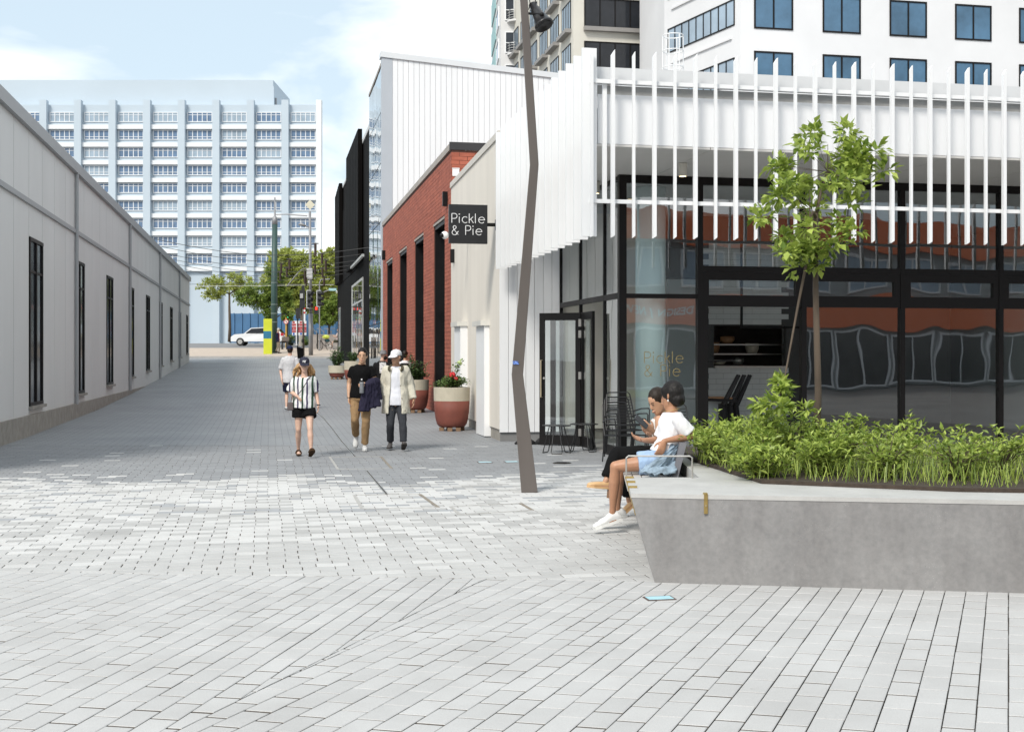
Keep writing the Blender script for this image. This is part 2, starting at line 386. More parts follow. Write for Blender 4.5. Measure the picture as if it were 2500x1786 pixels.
# bricks: the ones that show largest singly, the rest as one part
BL,BH=.39,.0995
def brick_meshes(): 
    b=MB(); b.box(-.008,.10,.006,BL-.006,.006,BH-.004); return b
def lane_bricks():
    out=[]; nz_=int(ZT/BH)
    for k in range(-2,nz_+1):
        z=k*BH
        t=T0-(BL/2 if k%2 else 0)
        while t<T1:
            a=max(t,T0); c=min(t+BL,T1)
            segs=[(a,c)]
            if z+BH*.5<WZ:
                for (p,q) in wt:
                    ns=[]
                    for (x,y) in segs:
                        if y<=p or x>=q: ns.append((x,y)); continue
                        if x<p: ns.append((x,p))
                        if y>q: ns.append((q,y))
                    segs=ns
            for (x,y) in segs:
                if y-x>.03: out.append((x,y,z))
            t+=BL
    return out
ALLB=[b for b in lane_bricks() if b[2]+BH>gz(L(S_B,b[0]).y)-.05 and b[2]+BH<=ZT+.001]
singles=[b for b in ALLB if abs(b[1]-b[0]-BL)<1e-4]; singles.sort(key=lambda b:b[0]+(0 if b[2]>1.2 else 2)); singles=set(singles[:230])
bm_=brick_meshes(); bme=bm_.mesh('brick',BRICK)
rb=MB(LF)
for b in ALLB:
    if b in singles: inst('brick',bme,brick_b,L(S_B-.0,b[0],b[2]),TH)
    else: rb.box(S_B-.008,S_B+.1,b[0]+.006,b[1]-.006,b[2]+.006,b[2]+BH-.004)
# the return wall over the cream roof
b2=MB(); b2.box(.006,BL-.006,-.008,.1,.006,BH-.004); rme=b2.mesh('brick',BRICK)
for k in range(int(5.3/BH),int(ZT/BH)):
    for j in range(0,8):
        s=S_B+.0+j*BL-(BL/2 if k%2 else 0)
        if s<S_B-.01:
            rb.box(S_B+.0,S_B+BL/2-.006,T0-.008,T0+.05,k*BH+.006,k*BH+BH-.004); continue
        if j<7: inst('brick',rme,brick_b,L(s,T0,k*BH),TH)
tag(rb.build('brickwork',BRICK,brick_b),kind='stuff')
c=MB(LF); c.box(S_B-.05,S_B+.3,T0+.02,T1,ZT+.002,ZT+.16); c.build('coping',COPING,brick_b)
c=MB(LF); c.box(S_B-.055,12,T0-.04,T0+.018,ZT+.002,ZT+.19); c.build('coping',mat('dark_flashing',(.025,.024,.026),.5,.1,2),brick_b)
BLKG=mat('black_glass',(.008,.008,.009),.12,.1,1)
for (p,q) in wt:
    f=MB(LF); zb=gz(L(S_B,p).y)-.1
    f.box(S_B+.02,S_B+.34,p+.001,p+.05,zb,WZ-.06); f.box(S_B+.02,S_B+.34,q-.05,q-.001,zb,WZ-.06); f.box(S_B+.02,S_B+.34,p+.05,q-.05,WZ-.16,WZ-.06)
    fo=f.build('window',BLACK,brick_b)
    g_=MB(LF); g_.box(S_B+.26,S_B+.30,p+.05,q-.05,zb,WZ-.16); g_.build('pane',BLKG,fo)
    l_=MB(LF); l_.box(S_B-.02,S_B+.3,p-.03,q+.03,WZ-.058,WZ-.002); l_.build('lintel',COPING,fo)
for (xx,yy) in ((1093,486),(941,623)):
    t=t_at(xx,S_B); P=L(S_B,t); z=CAMH+(HOR-yy)/FPX*P.y
    f=MB(LF); f.box(S_B-.13,S_B-.01,t-.06,t+.06,z-.18,z+.18); f.box(S_B-.02,S_B-.0,t-.09,t+.09,z-.06,z+.06)
    tag(f.build('wall_light',BLACK),'small black box light high on the brick wall '+('near its corner' if xx>1000 else 'at its far end'),'wall light','black box lights on the brick wall')

# ---------------------------------------------------------------- cream wing beside it
CA,CB=(4.24,22.61),(4.375,29.70); ZC=5.78
cream=thing('cream_wing','plain cream rendered wing with sloping metal edge between brick and white boards','building',L(CA[0],CA[1]))
w=MB(LF); w.prism([CA,(7.5,CA[1]+.001),(7.5,CB[1]),CB],.22,ZC); w.build('wall',CREAM,cream)
w=MB(LF); w.prism([(CA[0]+.03,CA[1]+.06),(7.5,CA[1]+.06),(7.5,CB[1]),(CB[0]+.03,CB[1])],-.3,.219); w.build('plinth',PLINTH,cream)
w=MB(LF); w.prism([(CA[0]-.03,CA[1]-.02),(CA[0]+.12,CA[1]-.02),(CB[0]+.12,CB[1]-.005),(CB[0]-.03,CB[1]-.005)],ZC-.10,ZC+.03); w.build('roof_edge',mat('cream_flashing',(.58,.54,.48),.5,.05,2),cream)
for (xa,xb,yt,yb_) in ((1123,1138,797,1045),(1178,1198,796,1064)):
    s=4.29; t0=t_at(xb,s); t1=t_at(xa,s); Yc=L(s,(t0+t1)/2).y; z1=CAMH+(HOR-yt)/FPX*Yc
    w=MB(LF); w.box(4.16,4.36,t0,t1,.02,z1); f=w.build('service_box',WHITE,cream)
    w=MB(LF); w.box(4.08,4.36,t0-.04,t1+.04,z1+.002,z1+.10); w.build('hood',mat('pale_hood',(.62,.61,.57),.5,.05,3),f)

# ---------------------------------------------------------------- glazed corner cafe with the white fin canopy
TF,SG,TG=15.84,5.42,18.5
cafe=thing('cafe_building','glazed corner cafe under a canopy of white vertical fins','building',L(SG,TG))
SR=15.5
def cb(name,m,*a,parent=None,**k):
    w=MB(LF); w.box(*a); return w.build(name,m,parent or cafe,**k)
cb('roof',mat('roof_membrane',(.45,.46,.47),.8,.08,1),4.5,SR,TF+.36,30,5.0,5.05)
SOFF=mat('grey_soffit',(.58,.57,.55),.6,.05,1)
sofx=[4.34,5.95,7.7,9.5,11.3,13.1,SR]
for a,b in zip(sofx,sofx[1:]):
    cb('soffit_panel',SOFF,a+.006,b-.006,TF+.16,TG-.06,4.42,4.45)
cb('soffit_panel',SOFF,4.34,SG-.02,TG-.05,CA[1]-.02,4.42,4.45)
cb('fascia',WHITE2,4.36,SR,TF+.16,TF+.20,4.455,5.12)
cb('gutter',mat('shadow_gutter',(.36,.36,.35),.6,.05,1),4.36,SR,TF+.30,TF+.34,5.121,5.27)  # the recess shade is put into this grey
cb('parapet',mat('pale_parapet',(.60,.61,.62),.5,.04,1),4.36,SR,TF+.22,TF+.27,5.275,5.50)
cb('side_wall',WHITE2,4.322,4.355,TF+.2,CA[1]-.05,4.455,5.44)
# lane-side blades
fb=MB(); fb.box(0,.20,-.02,.02,3.19,5.70); fme=fb.mesh('fin',WHITE)
k=0; t=TF+.05
while t<CA[1]-.1:
    inst('fin',fme,cafe,L(4.10,t),TH); t+=.45
    k+=1
# front fins
f1=MB(); f1.add([(-.018,-.02,3.17),(.018,-.02,3.2),(.018,.02,3.2),(-.018,.02,3.17),(-.018,-.02,5.60),(.018,-.02,5.66),(.018,.02,5.66),(-.018,.02,5.60)],[(3,2,1,0),(4,5,6,7),(0,1,5,4),(1,2,6,5),(2,3,7,6),(3,0,4,7)])
f2=MB(); f2.add([(-.024,-.028,3.17),(.024,-.028,3.2),(.024,.028,3.2),(-.024,.028,3.17),(-.024,-.028,5.60),(.024,-.028,5.67),(.024,.028,5.67),(-.024,.028,5.60)],[(3,2,1,0),(4,5,6,7),(0,1,5,4),(1,2,6,5),(2,3,7,6),(3,0,4,7)])
m1=f1.mesh('fin',WHITE); m2=f2.mesh('fin',WHITE)
sf=4.212; i=0
while sf<SR:
    inst('fin',m1 if i%2==0 else m2,cafe,L(sf,TF-.05),TH); sf+=.2885; i+=1
for z in (3.635,5.235):
    cb('rail',WHITE,4.20,SR,TF+.002,TF+.042,z,z+.052)
cb('post',WHITE,4.395,4.45,TF+.06,TF+.11,3.69,5.235)
# white boards facing the camera
bx=[4.24]+[4.24+1.17*q/7 for q in range(1,8)]
for a,b in zip(bx,bx[1:]): cb('board',WHITE2,a+.004,b-.004,CA[1]-.045,CA[1]-.005,.17,4.42)
cb('board_backing',mat('seam_grey',(.2,.2,.2),.8,.1,2),4.26,5.40,CA[1]-.004,CA[1]+.03,.0,4.45)
# glazing: lane side
ZTR=2.50
def pane(a,b,c,d,e,f,m=None): return cb('pane',m or GLASS,a,b,c,d,e,f)
tm=[TG+.05,t_at(1477,SG),t_at(1418,SG),CA[1]-.05]
for q,(a,b) in enumerate(zip(tm,tm[1:])):
    pane(SG-.006,SG+.006,a+.02,b-.02,ZTR+.09,4.36,GLASSL)
    if q<1: pane(SG-.006,SG+.006,a+.02,b-.02,.16,ZTR,GLASSL)
    cb('mullion',DARKF,SG-.03,SG+.03,b-.02,b+.02,.0,4.42)
cb('transom',DARKF,SG-.028,SG+.028,TG+.06,CA[1]-.07,ZTR,ZTR+.09); cb('head',DARKF,SG-.032,SG+.032,TG+.06,CA[1]-.07,4.36,4.419)
cb('sill',DARKF,SG-.034,SG+.034,TG+.06,tm[1]-.021,.0,.16)
cb('corner_post',DARKF,SG-.06,SG+.06,TG-.06,TG+.05,0,4.42)
# glazing: front
sm=s_at(1707,TG); sr2=[sm,s_at(1960,TG),s_at(2200,TG),s_at(2440,TG),SR-2]
cb('mullion',DARKF,sm-.045,sm+.045,TG-.06,TG+.05,0,4.36)
cb('head',DARKF,SG+.06,SR,TG-.05,TG+.05,4.30,4.42)
cb('transom',DARKF,SG+.06,sm-.045,TG-.05,TG+.04,ZTR,ZTR+.07); cb('sill',DARKF,SG+.06,sm-.045,TG-.05,TG+.04,0,.10)
pane(SG+.06,sm-.045,TG-.006,TG+.006,.10,ZTR,GLASSD); pane(SG+.06,sm-.045,TG-.006,TG+.006,ZTR+.07,4.30)
for a,b in zip(sr2,sr2[1:]):
    if b!=sr2[-1]: cb('mullion',DARKF,b-.04,b+.04,TG-.06,TG+.05,0,4.30)
    a1,b1=a+.045,b-.041
    cb('transom',DARKF,a1,b1,TG-.055,TG+.045,2.93,3.02); pane(a1,b1,TG-.006,TG+.006,3.02,4.30)
    hp=cb('hopper_frame',DARKF,a1,b1,TG-.05,TG+.04,2.80,2.929); cb('hopper_frame',DARKF,a1,b1,TG-.05,TG+.04,2.38,2.56)
    cb('hopper_frame',DARKF,a1,a1+.1,TG-.05,TG+.04,2.56,2.80); cb('hopper_frame',DARKF,b1-.1,b1,TG-.05,TG+.04,2.56,2.80)
    pane(a1+.1,b1-.1,TG-.006,TG+.006,2.56,2.80)
    if a>sm: pane(a1,b1,TG-.006,TG+.006,.1,2.38,GLASSD); cb('sill',DARKF,a1,b1,TG-.05,TG+.04,0,.10)
    else: cb('door_jamb',DARKF,a1,a1+.09,TG-.05,TG+.04,0,2.38)
# inside
INW=mat('inner_wall',(.62,.65,.65),.8,.05,1)
cb('floor',mat('inner_floor',(.34,.33,.32),.5,.1,2),SG+.04,SR,TG+.06,29.5,-.01,.02)
cb('inner_ceiling',mat('inner_ceiling_paint',(.45,.45,.45),.8,.1,1),SG+.04,SR,TG+.06,29.5,4.30,4.40)
cb('back_wall',INW,SG-.2,SR,29.5,29.7,0,4.3); cb('inner_side_wall',INW,SG-.05,SG+.05,CA[1]+.05,29.5,0,4.3); cb('side_end_wall',INW,SR,SR+.2,TF+.3,29.7,0,5.0)
w=MB(); cp=L(s_at(1588,TG+.42),TG+.42); w.cyl((cp.x,cp.y,.02),.24,.24,4.27,28); w.build('column',mat('pale_teal_column',(.74,.85,.85),.5,.04,1),cafe,smooth=True)
cb('partition',mat('grey_partition',(.30,.32,.32),.7,.06,1),s_at(1630,21.5),s_at(1706,21.5),21.5,21.6,0,3.0)
# tiled wall with the kitchen hatch
TT=22.6; sa,sb_=s_at(1712,TT),SR-2; za=1.6+(868-893)/FPX*24.0; zb_=1.6+(868-795)/FPX*24.0; sh=s_at(1743,TT); sh2=sh+1.5
GROUT=mat('dark_grout',(.07,.07,.07),.9,.1,3)
tw=MB(LF)
tw.box(sa,sh,TT,TT+.12,0,4.3); tw.box(sh2,sb_,TT,TT+.12,0,4.3); tw.box(sh,sh2,TT,TT+.12,0,za); tw.box(sh,sh2,TT,TT+.12,zb_,4.3); tw.build('tiled_wall',GROUT,cafe)
tb=MB(); tb.box(.002,.298,-.008,.002,.002,.103); tme=tb.mesh('tile',mat('grey_tile',(.58,.59,.58),.25,.06,1)); n_=0
for k in range(0,36):
    s=sa-(.15 if k%2 else 0); z=k*.105
    while s<sb_-.3:
        ok=s>=sa-.01 and not (sh-.29<s<sh2-.01 and za-.1<z<zb_-.005)
        if ok and n_<290 and s<s_at(1905,TT): inst('tile',tme,cafe,L(s,TT-.0015,z),TH); n_+=1
        s+=.30
cb('hatch_sill',STEEL,sh,sh2,TT-.06,TT+.3,za-.04,za-.002)
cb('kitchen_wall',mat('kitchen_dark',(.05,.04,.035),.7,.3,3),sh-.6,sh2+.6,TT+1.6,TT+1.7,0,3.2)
kit=mat('kitchen_copper',(.32,.17,.08),.4,.2,6); kw=mat('kitchen_cream',(.5,.45,.36),.6,.1,6)
for q,(ds,z,r,h,m) in enumerate(((.15,za+.42,.10,.16,kw),(.33,za+.25,.12,.22,kit),(.62,za+.45,.15,.14,kit),(.45,za+.02,.13,.10,kw),(.85,za+.02,.12,.13,STEEL),(1.15,za+.25,.14,.2,kw))):
    w=MB(LF); w.lathe([(r*.7,0),(r,h*.5),(r*.95,h),(r*.85,h)],(sh+ds,TT+.9,z),14); tag(w.build('kitchen_pot',m,None,smooth=True),['cream bowl on the upper kitchen shelf seen through the hatch','brown pot in the middle of the kitchen hatch','copper dish high in the kitchen hatch','cream tub low in the kitchen hatch','steel pan on the kitchen hatch counter','pale canister at the far side of the kitchen hatch'][q],'pot','pots in the kitchen hatch')
sh_=MB(LF); sh_.box(sh-.3,sh2+.3,TT+.7,TT+1.2,za-.05,za); sh_.box(sh-.3,sh2+.3,TT+.7,TT+1.2,za+.22,za+.245); sh_.box(sh-.3,sh2+.3,TT+.7,TT+1.2,za+.41,za+.435); sh_.build('kitchen_shelf',STEEL,cafe)
w=MB(LF); q=s_at(1808,TT-.6); w.box(q,q+.04,TT-.62,TT-.58,2.15,4.3); w.box(q,q+1.2,TT-.62,TT-.58,2.12,2.16); w.build('hanging_frame',BLACK,cafe)
# downlight under the canopy
def downlight(p,label):
    t=thing('downlight',label,'lamp',p,'cylinder downlights under the canopy')
    b=MB(); b.lathe([(.062,0),(.062,.19)],p,20); b.build('housing',mat('lamp_white',(.62,.60,.54),.5,.03,3),t,smooth=False)
    b=MB(); b.lathe([(.05,-.002),(.05,.004)],p,20); b.build('lens',emit('lamp_glow','FFE2B0',2.2),t)
for (x,Y,lab) in ((1667,18.0,'pale cylinder downlight with warm glow under the soffit near the corner post'),(1455,19.9,'pale cylinder downlight over the folding door, nearest the white blades')):
    downlight(Vector(((x-1250)/FPX*Y,Y,4.225)),lab)  # the one over the folding door is added for a lamp reflected in glass

# stroke lettering of the cafe's name
def arc(cx,cy,r,a0,a1,n=14,ry=None): return [(cx+r*cos(radians(a0+(a1-a0)*k/n)),cy+(ry or r)*sin(radians(a0+(a1-a0)*k/n))) for k in range(n+1)]
GL={'P':(.68,[[(0,0),(0,1)],[(0,1),(.3,1)]+arc(.3,.73,.27,90,-90)+[(0,.46)]]),
 'i':(.22,[[(0.02,0),(0.02,.68)],arc(.02,.94,.035,0,360,6)]),
 'c':(.66,[arc(.33,.34,.33,48,312,18)]),
 'k':(.56,[[(0,0),(0,1.04)],[(.42,.68),(.02,.30)],[(.16,.43),(.46,0)]]),
 'l':(.24,[[(0,0),(0,1.04)]]),
 'e':(.72,[[(.01,.36),(.66,.36)]+arc(.335,.34,.33,3,318,20)]),
 '&':(.86,[[(.72,.38),(.56,.15)]+arc(.30,.24,.27,-25,-225,12)+[(.44,.70)]+arc(.31,.80,.17,-20,205,10)+[(.30,.48),(.70,0)]]),
 ' ':(.42,[])}
def lettering(txt,o,right,up,size,r,out):
    b=MB(); x=0; o=Vector(o)
    for ch in txt:
        wd,sts=GL[ch]
        for st in sts: b.tube([o+right*((x+a)*size)+up*(c*size)+out for a,c in st],r,5)
        x+=wd+.12
    return b
q0=L(s_at(1573,TG),TG-.009); zz=lambda y,Y: CAMH+(HOR-y)/FPX*Y
b=lettering('Pickle',Vector((q0.x,q0.y,zz(886,q0.y))),V,Vector((0,0,1)),.176,.006,Vector()); GOLD=mat('gold_leaf_lettering',(.34,.26,.10),.5,.1,5)
b.build('lettering',GOLD,cafe); b=lettering('& Pie',Vector((q0.x,q0.y,zz(918,q0.y))),V,Vector((0,0,1)),.176,.006,Vector()); b.build('lettering',GOLD,cafe)
# projecting sign
YS=23.15; sc=px(1142.5,547.5,YS); hw=.365
sign=thing('hanging_sign','square black sign with white lettering projecting over the lane','sign',(sc.x,sc.y,sc.z-hw))
b=MB(); b.obox(sc,V*hw,U*.05,Vector((0,0,hw))); b.build('panel',mat('sign_black',(.017,.017,.018),.4,.1,3),sign)
lo=sc-V*(hw*.86)-U*.053
SW=mat('sign_white',(.85,.85,.85),.5,.02,3)
lettering('Pickle',lo+Vector((0,0,.018)),V,Vector((0,0,1)),.172,.0072,Vector()).build('lettering',SW,sign)
lettering('& Pie',lo+Vector((0,0,-.205)),V,Vector((0,0,1)),.172,.0072,Vector()).build('lettering',SW,sign)
b=MB(); b.tube([sc+V*hw,sc+V*(hw+.17)],.035,10); b.obox(sc+V*(hw+.175),V*.012,U*.06,Vector((0,0,.1))); b.build('bracket',BLACK,sign)
cp=px(1086,574,26.5)
ccam=thing('security_camera','white dome security camera on the brick wall beside the black sign','camera',cp)
b=MB(); b.ball(cp,.085); b.build('dome',WHITE,ccam,smooth=True); b=MB(); b.ball(cp+Vector((-.055,-.045,-.01)),.05); b.build('lens',BLACK,ccam,smooth=True); b=MB(); b.tube([cp,L(S_B,27.0,cp.z+.0)+Vector((.15,0,0))],.03); b.build('arm',WHITE,ccam)
fx=px(1104.5,625,29.4); b=MB(); b.cbox(fx,(.10,.12,.32)); b.cbox(fx+Vector((.07,-.02,.12)),(.08,.05,.05)); b.cbox(fx+Vector((.07,-.02,-.12)),(.08,.05,.05)); tag(b.build('wall_bracket',BLACK),'black metal bracket at the corner of the brick wall below the sign','bracket')
b=MB(); wp=px(1113,421,29.3); b.cbox(wp,(.16,.1,.17)); b.cbox(wp+Vector((0,-.005,.09)),(.18,.12,.015)); tag(b.build('junction_box',WHITE),'small white box at the foot of the brick gable above the cream roof','box')
# roof ladder
lp=px(1643,165,24.0); lad=thing('roof_ladder','white caged access ladder standing on the cafe roof','ladder',lp)
for z,nm in ((.0,'hoop'),(.32,'hoop'),(.62,'hoop')):
    b=MB(); b.tube([lp+Vector((.2*cos(a),.2*sin(a),z)) for a in [2*pi*k/18 for k in range(18)]],.011,5,close=True); b.build(nm,WHITE,lad)
for k in range(6):
    a=2*pi*k/6; b=MB(); b.tube([lp+Vector((.2*cos(a),.2*sin(a),-.25)),lp+Vector((.2*cos(a),.2*sin(a),.62))],.011,5); b.build('upright',WHITE,lad)

# ---------------------------------------------------------------- tall white panel building, mirror glass and black cladding down the lane
hall=thing('white_hall','tall white panel clad hall rising behind the brick building','building',L(S_B,48))
TW=48.05; sL,sR=s_at(932,TW),s_at(2500,TW)+6
def ztop(s): return 13.25-.075*(s-sL)
pxs=[958]+[958+13.2*k for k in range(1,int((2560-958)/13.2)+1)]
g=MB(LF); s1_=s_at(958,TW); g.add([(sL,TW,0),(s1_,TW,0),(s1_,TW,ztop(s1_)),(sL,TW,ztop(sL)),(sL,TW+.4,0),(s1_,TW+.4,0),(s1_,TW+.4,ztop(s1_)),(sL,TW+.4,ztop(sL))],[(0,1,2,3),(1,5,6,2),(4,0,3,7),(7,6,5,4),(3,2,6,7)]); g.build('corner_panel',GREYP,hall)
for a,c in zip(pxs,pxs[1:]):
    p,q=s_at(a,TW)+.006,s_at(c,TW)-.006; g=MB(LF)
    g.add([(p,TW+.02,3),(q,TW+.02,3),(q,TW+.02,ztop(q)),(p,TW+.02,ztop(p)),(p,TW+.06,3),(q,TW+.06,3),(q,TW+.06,ztop(q)),(p,TW+.06,ztop(p))],[(0,1,2,3),(1,5,6,2),(4,0,3,7),(3,2,6,7)])
    g.build('cladding_panel',WHITE2,hall)
g=MB(LF); q_=sL+.6; g.add([(q_,TW+.065,0),(sR,TW+.065,0),(sR,TW+.065,ztop(sR)),(q_,TW+.065,ztop(q_)),(q_,TW+20,0),(sR,TW+20,0),(sR,TW+20,ztop(sR)),(q_,TW+20,ztop(q_))],[(0,1,2,3),(1,5,6,2),(4,0,3,7),(3,2,6,7)]); g.build('wall',mat('seam_pale',(.60,.61,.63),.7,.05,1),hall)
g=MB(LF); g.add([(sL-.05,TW-.05,ztop(sL)),(sR,TW-.05,ztop(sR)),(sR,TW-.05,ztop(sR)+.22),(sL-.05,TW-.05,ztop(sL)+.22),(sL-.05,TW+.5,ztop(sL)),(sR,TW+.5,ztop(sR)),(sR,TW+.5,ztop(sR)+.22),(sL-.05,TW+.5,ztop(sL)+.22)],[(0,1,2,3),(1,5,6,2),(4,0,3,7),(3,2,6,7),(0,4,5,1)]); g.build('roof_edge',mat('pale_flashing',(.66,.68,.70),.45,.03,1),hall)
def mirror():
    g=G('mirror_glass'); g.b.inputs['Base Color'].default_value=(.62,.66,.68,1); g.b.inputs['Metallic'].default_value=1; g.b.inputs['Roughness'].default_value=.03
    g.bump(g.noise(.55,1,.4,g.pos((1,1,.35))),1.0,.035); return g.m
MIR=mirror()
tA,tB=t_at(931,S_B-.02),t_at(902,S_B-.02)
tg=[tA+(tB-tA)*k/3 for k in range(4)]; zg=[.3,2.9,4.6,6.9,9.2,11.2,12.95]
for a,c in zip(tg,tg[1:]):
    for e,f in zip(zg,zg[1:]):
        w=MB(LF); w.box(S_B-.03,S_B,a+.012,c-.012,e+.02,f-.02); w.build('mirror_pane',MIR,hall)
w=MB(LF); w.box(S_B+.001,S_B+.2,tA-.1,tB,.0,13.0); w.build('glazing_frame',DARKF,hall)
w=MB(LF); w.box(S_B-.06,S_B+.2,tA-.1,tB,12.98,13.1); w.build('eaves',COPING,hall)
# black clad building
TE=t_at(824,S_B)
blk=thing('black_building','dark clad building with projecting black slat screens at the lane end','building',L(S_B,tB,gz(L(S_B,tB).y)))
w=MB(LF); w.box(S_B,14,tB+.01,TE,-1,11.6); w.build('wall',BLACKF,blk)
w=MB(LF); w.box(S_B-.04,14,tB+.01,TE+.05,11.602,11.75); w.build('coping',mat('pale_coping',(.55,.55,.55),.5,.05,2),blk)
SP=S_B-.24
def screen(xa,xb,ztops,zbot,n):
    ta,tb=t_at(xa,SP),t_at(xb,SP)
    for k in range(n):
        a=ta+(tb-ta)*k/n; c=ta+(tb-ta)*(k+1)/n
        w=MB(LF); w.box(SP-.004*(k%2),SP+.2,a+.01,c-.01,zbot,ztops(k)); w.build('slat',BLACKF,blk)
screen(874,845,lambda k:12.3,6.1,16)
screen(828,817.5,lambda k:11.9-.05*k,6.05,6)
w=MB(LF); a,c=t_at(872,S_B),t_at(828,S_B); w.box(S_B-.03,S_B,a,c,6.0,10.2); w.build('screen_wall',BLACKF,blk)
w=MB(LF); a,c=t_at(887,S_B-.3),t_at(858,S_B-.3); w.box(S_B-.36,S_B-.26,a,c,5.95,6.06); w.build('light_rail',STEEL,blk)
a,c=t_at(887,S_B-.01),t_at(860,S_B-.01); za_=1.05; zb2=5.3
w=MB(LF)
for (p,q) in ((a,a+.12),(c-.12,c)): w.box(S_B-.05,S_B-.003,p,q,.6,zb2)
w.box(S_B-.05,S_B-.003,a+.12,c-.12,zb2-.12,zb2); w.box(S_B-.05,S_B-.003,a+.12,c-.12,4.2,4.28)
wf=w.build('shop_window',mat('pale_frame',(.5,.5,.48),.4,.05,3,metal=.4),blk)
w=MB(LF); w.box(S_B-.03,S_B-.01,a+.12,c-.12,.6,zb2-.12); w.build('pane',MIR,wf)
b=MB(LF); a,c=t_at(829,S_B-.01),t_at(832,S_B-.01); 
w=MB(LF); w.box(S_B-.05,S_B-.003,t_at(832,S_B),t_at(828.5,S_B),.8,4.6); w.build('side_window',mat('window_slit',(.35,.38,.38),.2,.1,2,metal=.5),blk)

# ================================================================== background buildings
def text_mesh(txt,size,thick=.01,align='CENTER',bold=0.0):
    cu=bpy.data.curves.new('txt','FONT'); cu.body=txt; cu.size=size; cu.extrude=thick/2; cu.align_x=align; cu.align_y='CENTER'; cu.offset=bold; cu.resolution_u=3
    ob=bpy.data.objects.new('txt',cu); COL.objects.link(ob); dg=bpy.context.evaluated_depsgraph_get(); dg.update()
    me=bpy.data.meshes.new_from_object(ob.evaluated_get(dg)); bpy.data.objects.remove(ob); return me
def text_part(txt,size,m,parent,loc,rot,bold=0.0,name='lettering'):
    me=text_mesh(txt,size,.006,'CENTER',bold); me.materials.clear(); me.materials.append(m)
    o=bpy.data.objects.new(name,me); COL.objects.link(o); o.parent=parent; o.location=Vector(loc)-world_loc(parent); o.rotation_euler=rot; return o
WPANE=mat('window_blue',(.12,.19,.30),.08,.25,.6); WPANE2=mat('window_dark',(.025,.028,.034),.06,.3,.5); WPANE3=mat('window_pale',(.30,.38,.46),.12,.2,.4)
def window(parent,o,ax,w,h,n,fm,pm,fr=.06,dep=.12,sill=None,tr=None):
    """window as a part: frame with mullions, and its pane as a sub-part. o = lower-left corner on the wall, ax = direction to the right"""
    ax=Vector(ax).normalized(); up=Vector((0,0,1)); nn=ax.cross(up)   # nn points outwards
    f=MB()
    def bar(a,c,z0,z1,d=dep): 
        ce=Vector(o)+ax*((a+c)/2)+up*((z0+z1)/2)+nn*.0
        f.obox(ce,ax*((c-a)/2),nn*(d/2),up*((z1-z0)/2))
    bar(0,w,0,fr); bar(0,w,h-fr,h)
    for k in range(n+1):
        x=fr/2+(w-fr)*k/n; bar(x-fr/2,x+fr/2,fr,h-fr,dep*.9)
    if tr: bar(fr,w-fr,h*tr-fr/3,h*tr+fr/3,dep*.7)
    if sill: f.obox(Vector(o)+ax*(w/2)+nn*.12-up*.12,ax*(w/2+.1),nn*.3,up*.11)
    fo=f.build('window',fm,parent)
    p=MB(); p.obox(Vector(o)+ax*(w/2)+up*(h/2)+nn*.005,ax*(w/2-fr*.5),nn*.01,up*(h/2-fr*.5)); p.build('pane',pm,fo); return fo
# --- pale blue office tower far beyond the street
YT=240.0; K=YT/FPX
TWB=mat('pale_blue_render',(.47,.545,.61),.7,.04,.08); TWW=mat('white_band',(.72,.74,.76),.7,.03,.1)
tw_=thing('office_tower','pale blue office tower with rows of windows beyond the street','building',((700-1250)*K,YT,3))
X=lambda x:(x-1250)*K
Z=lambda y,Y=YT:CAMH+(HOR-y)*Y/FPX
b=MB(); b.prism([(X(-60),YT),(X(787),YT),(X(775)*1.12,YT*1.12),(X(-60),YT*1.12)],0,Z(256)); b.build('wall',TWB,tw_)
b=MB(); b.box(X(-60),X(662),YT+2,YT+20,Z(256),Z(190)); b.box(X(662),X(664),YT+1.9,YT+20,Z(256),Z(206)); b.build('plant_room',TWB,tw_)
for x0,x1 in ((690,707),(774,787))+tuple((690-84*k,707-84*k) for k in range(1,9)):
    b=MB(); b.box(X(x0),X(x1),YT-1.3,YT,0,Z(247)); b.build('pier',TWW if x1>780 else TWB,tw_)
b=MB(); b.tube([(X(666),YT+3,Z(256)),(X(666),YT+3,Z(232))],.25,6); b.tube([(X(697),YT+3,Z(247)),(X(697),YT+3,Z(238))],.2,6); b.build('antenna',GALV,tw_)
rt=random.Random(5)
for k in range(9):
    zt=Z(274.5+43.2*k); zb=Z(298.5+43.2*k)
    for (xa,xb) in [(707,774)]+[(623-84*j,690-84*j) for j in range(0,8)]:
        window(tw_,(X(xa)+.25,YT-.12,zb),(1,0,0),X(xb)-X(xa)-.5,zt-zb,5,TWW,rt.choice([WPANE,WPANE,WPANE3]),.14,.2,None,.3 if k%2 else .72)
    b=MB(); b.box(X(-60),X(773.9),YT-.7,YT,Z(316.5+43.2*k),Z(306+43.2*k)); b.build('ledge',TWW,tw_)
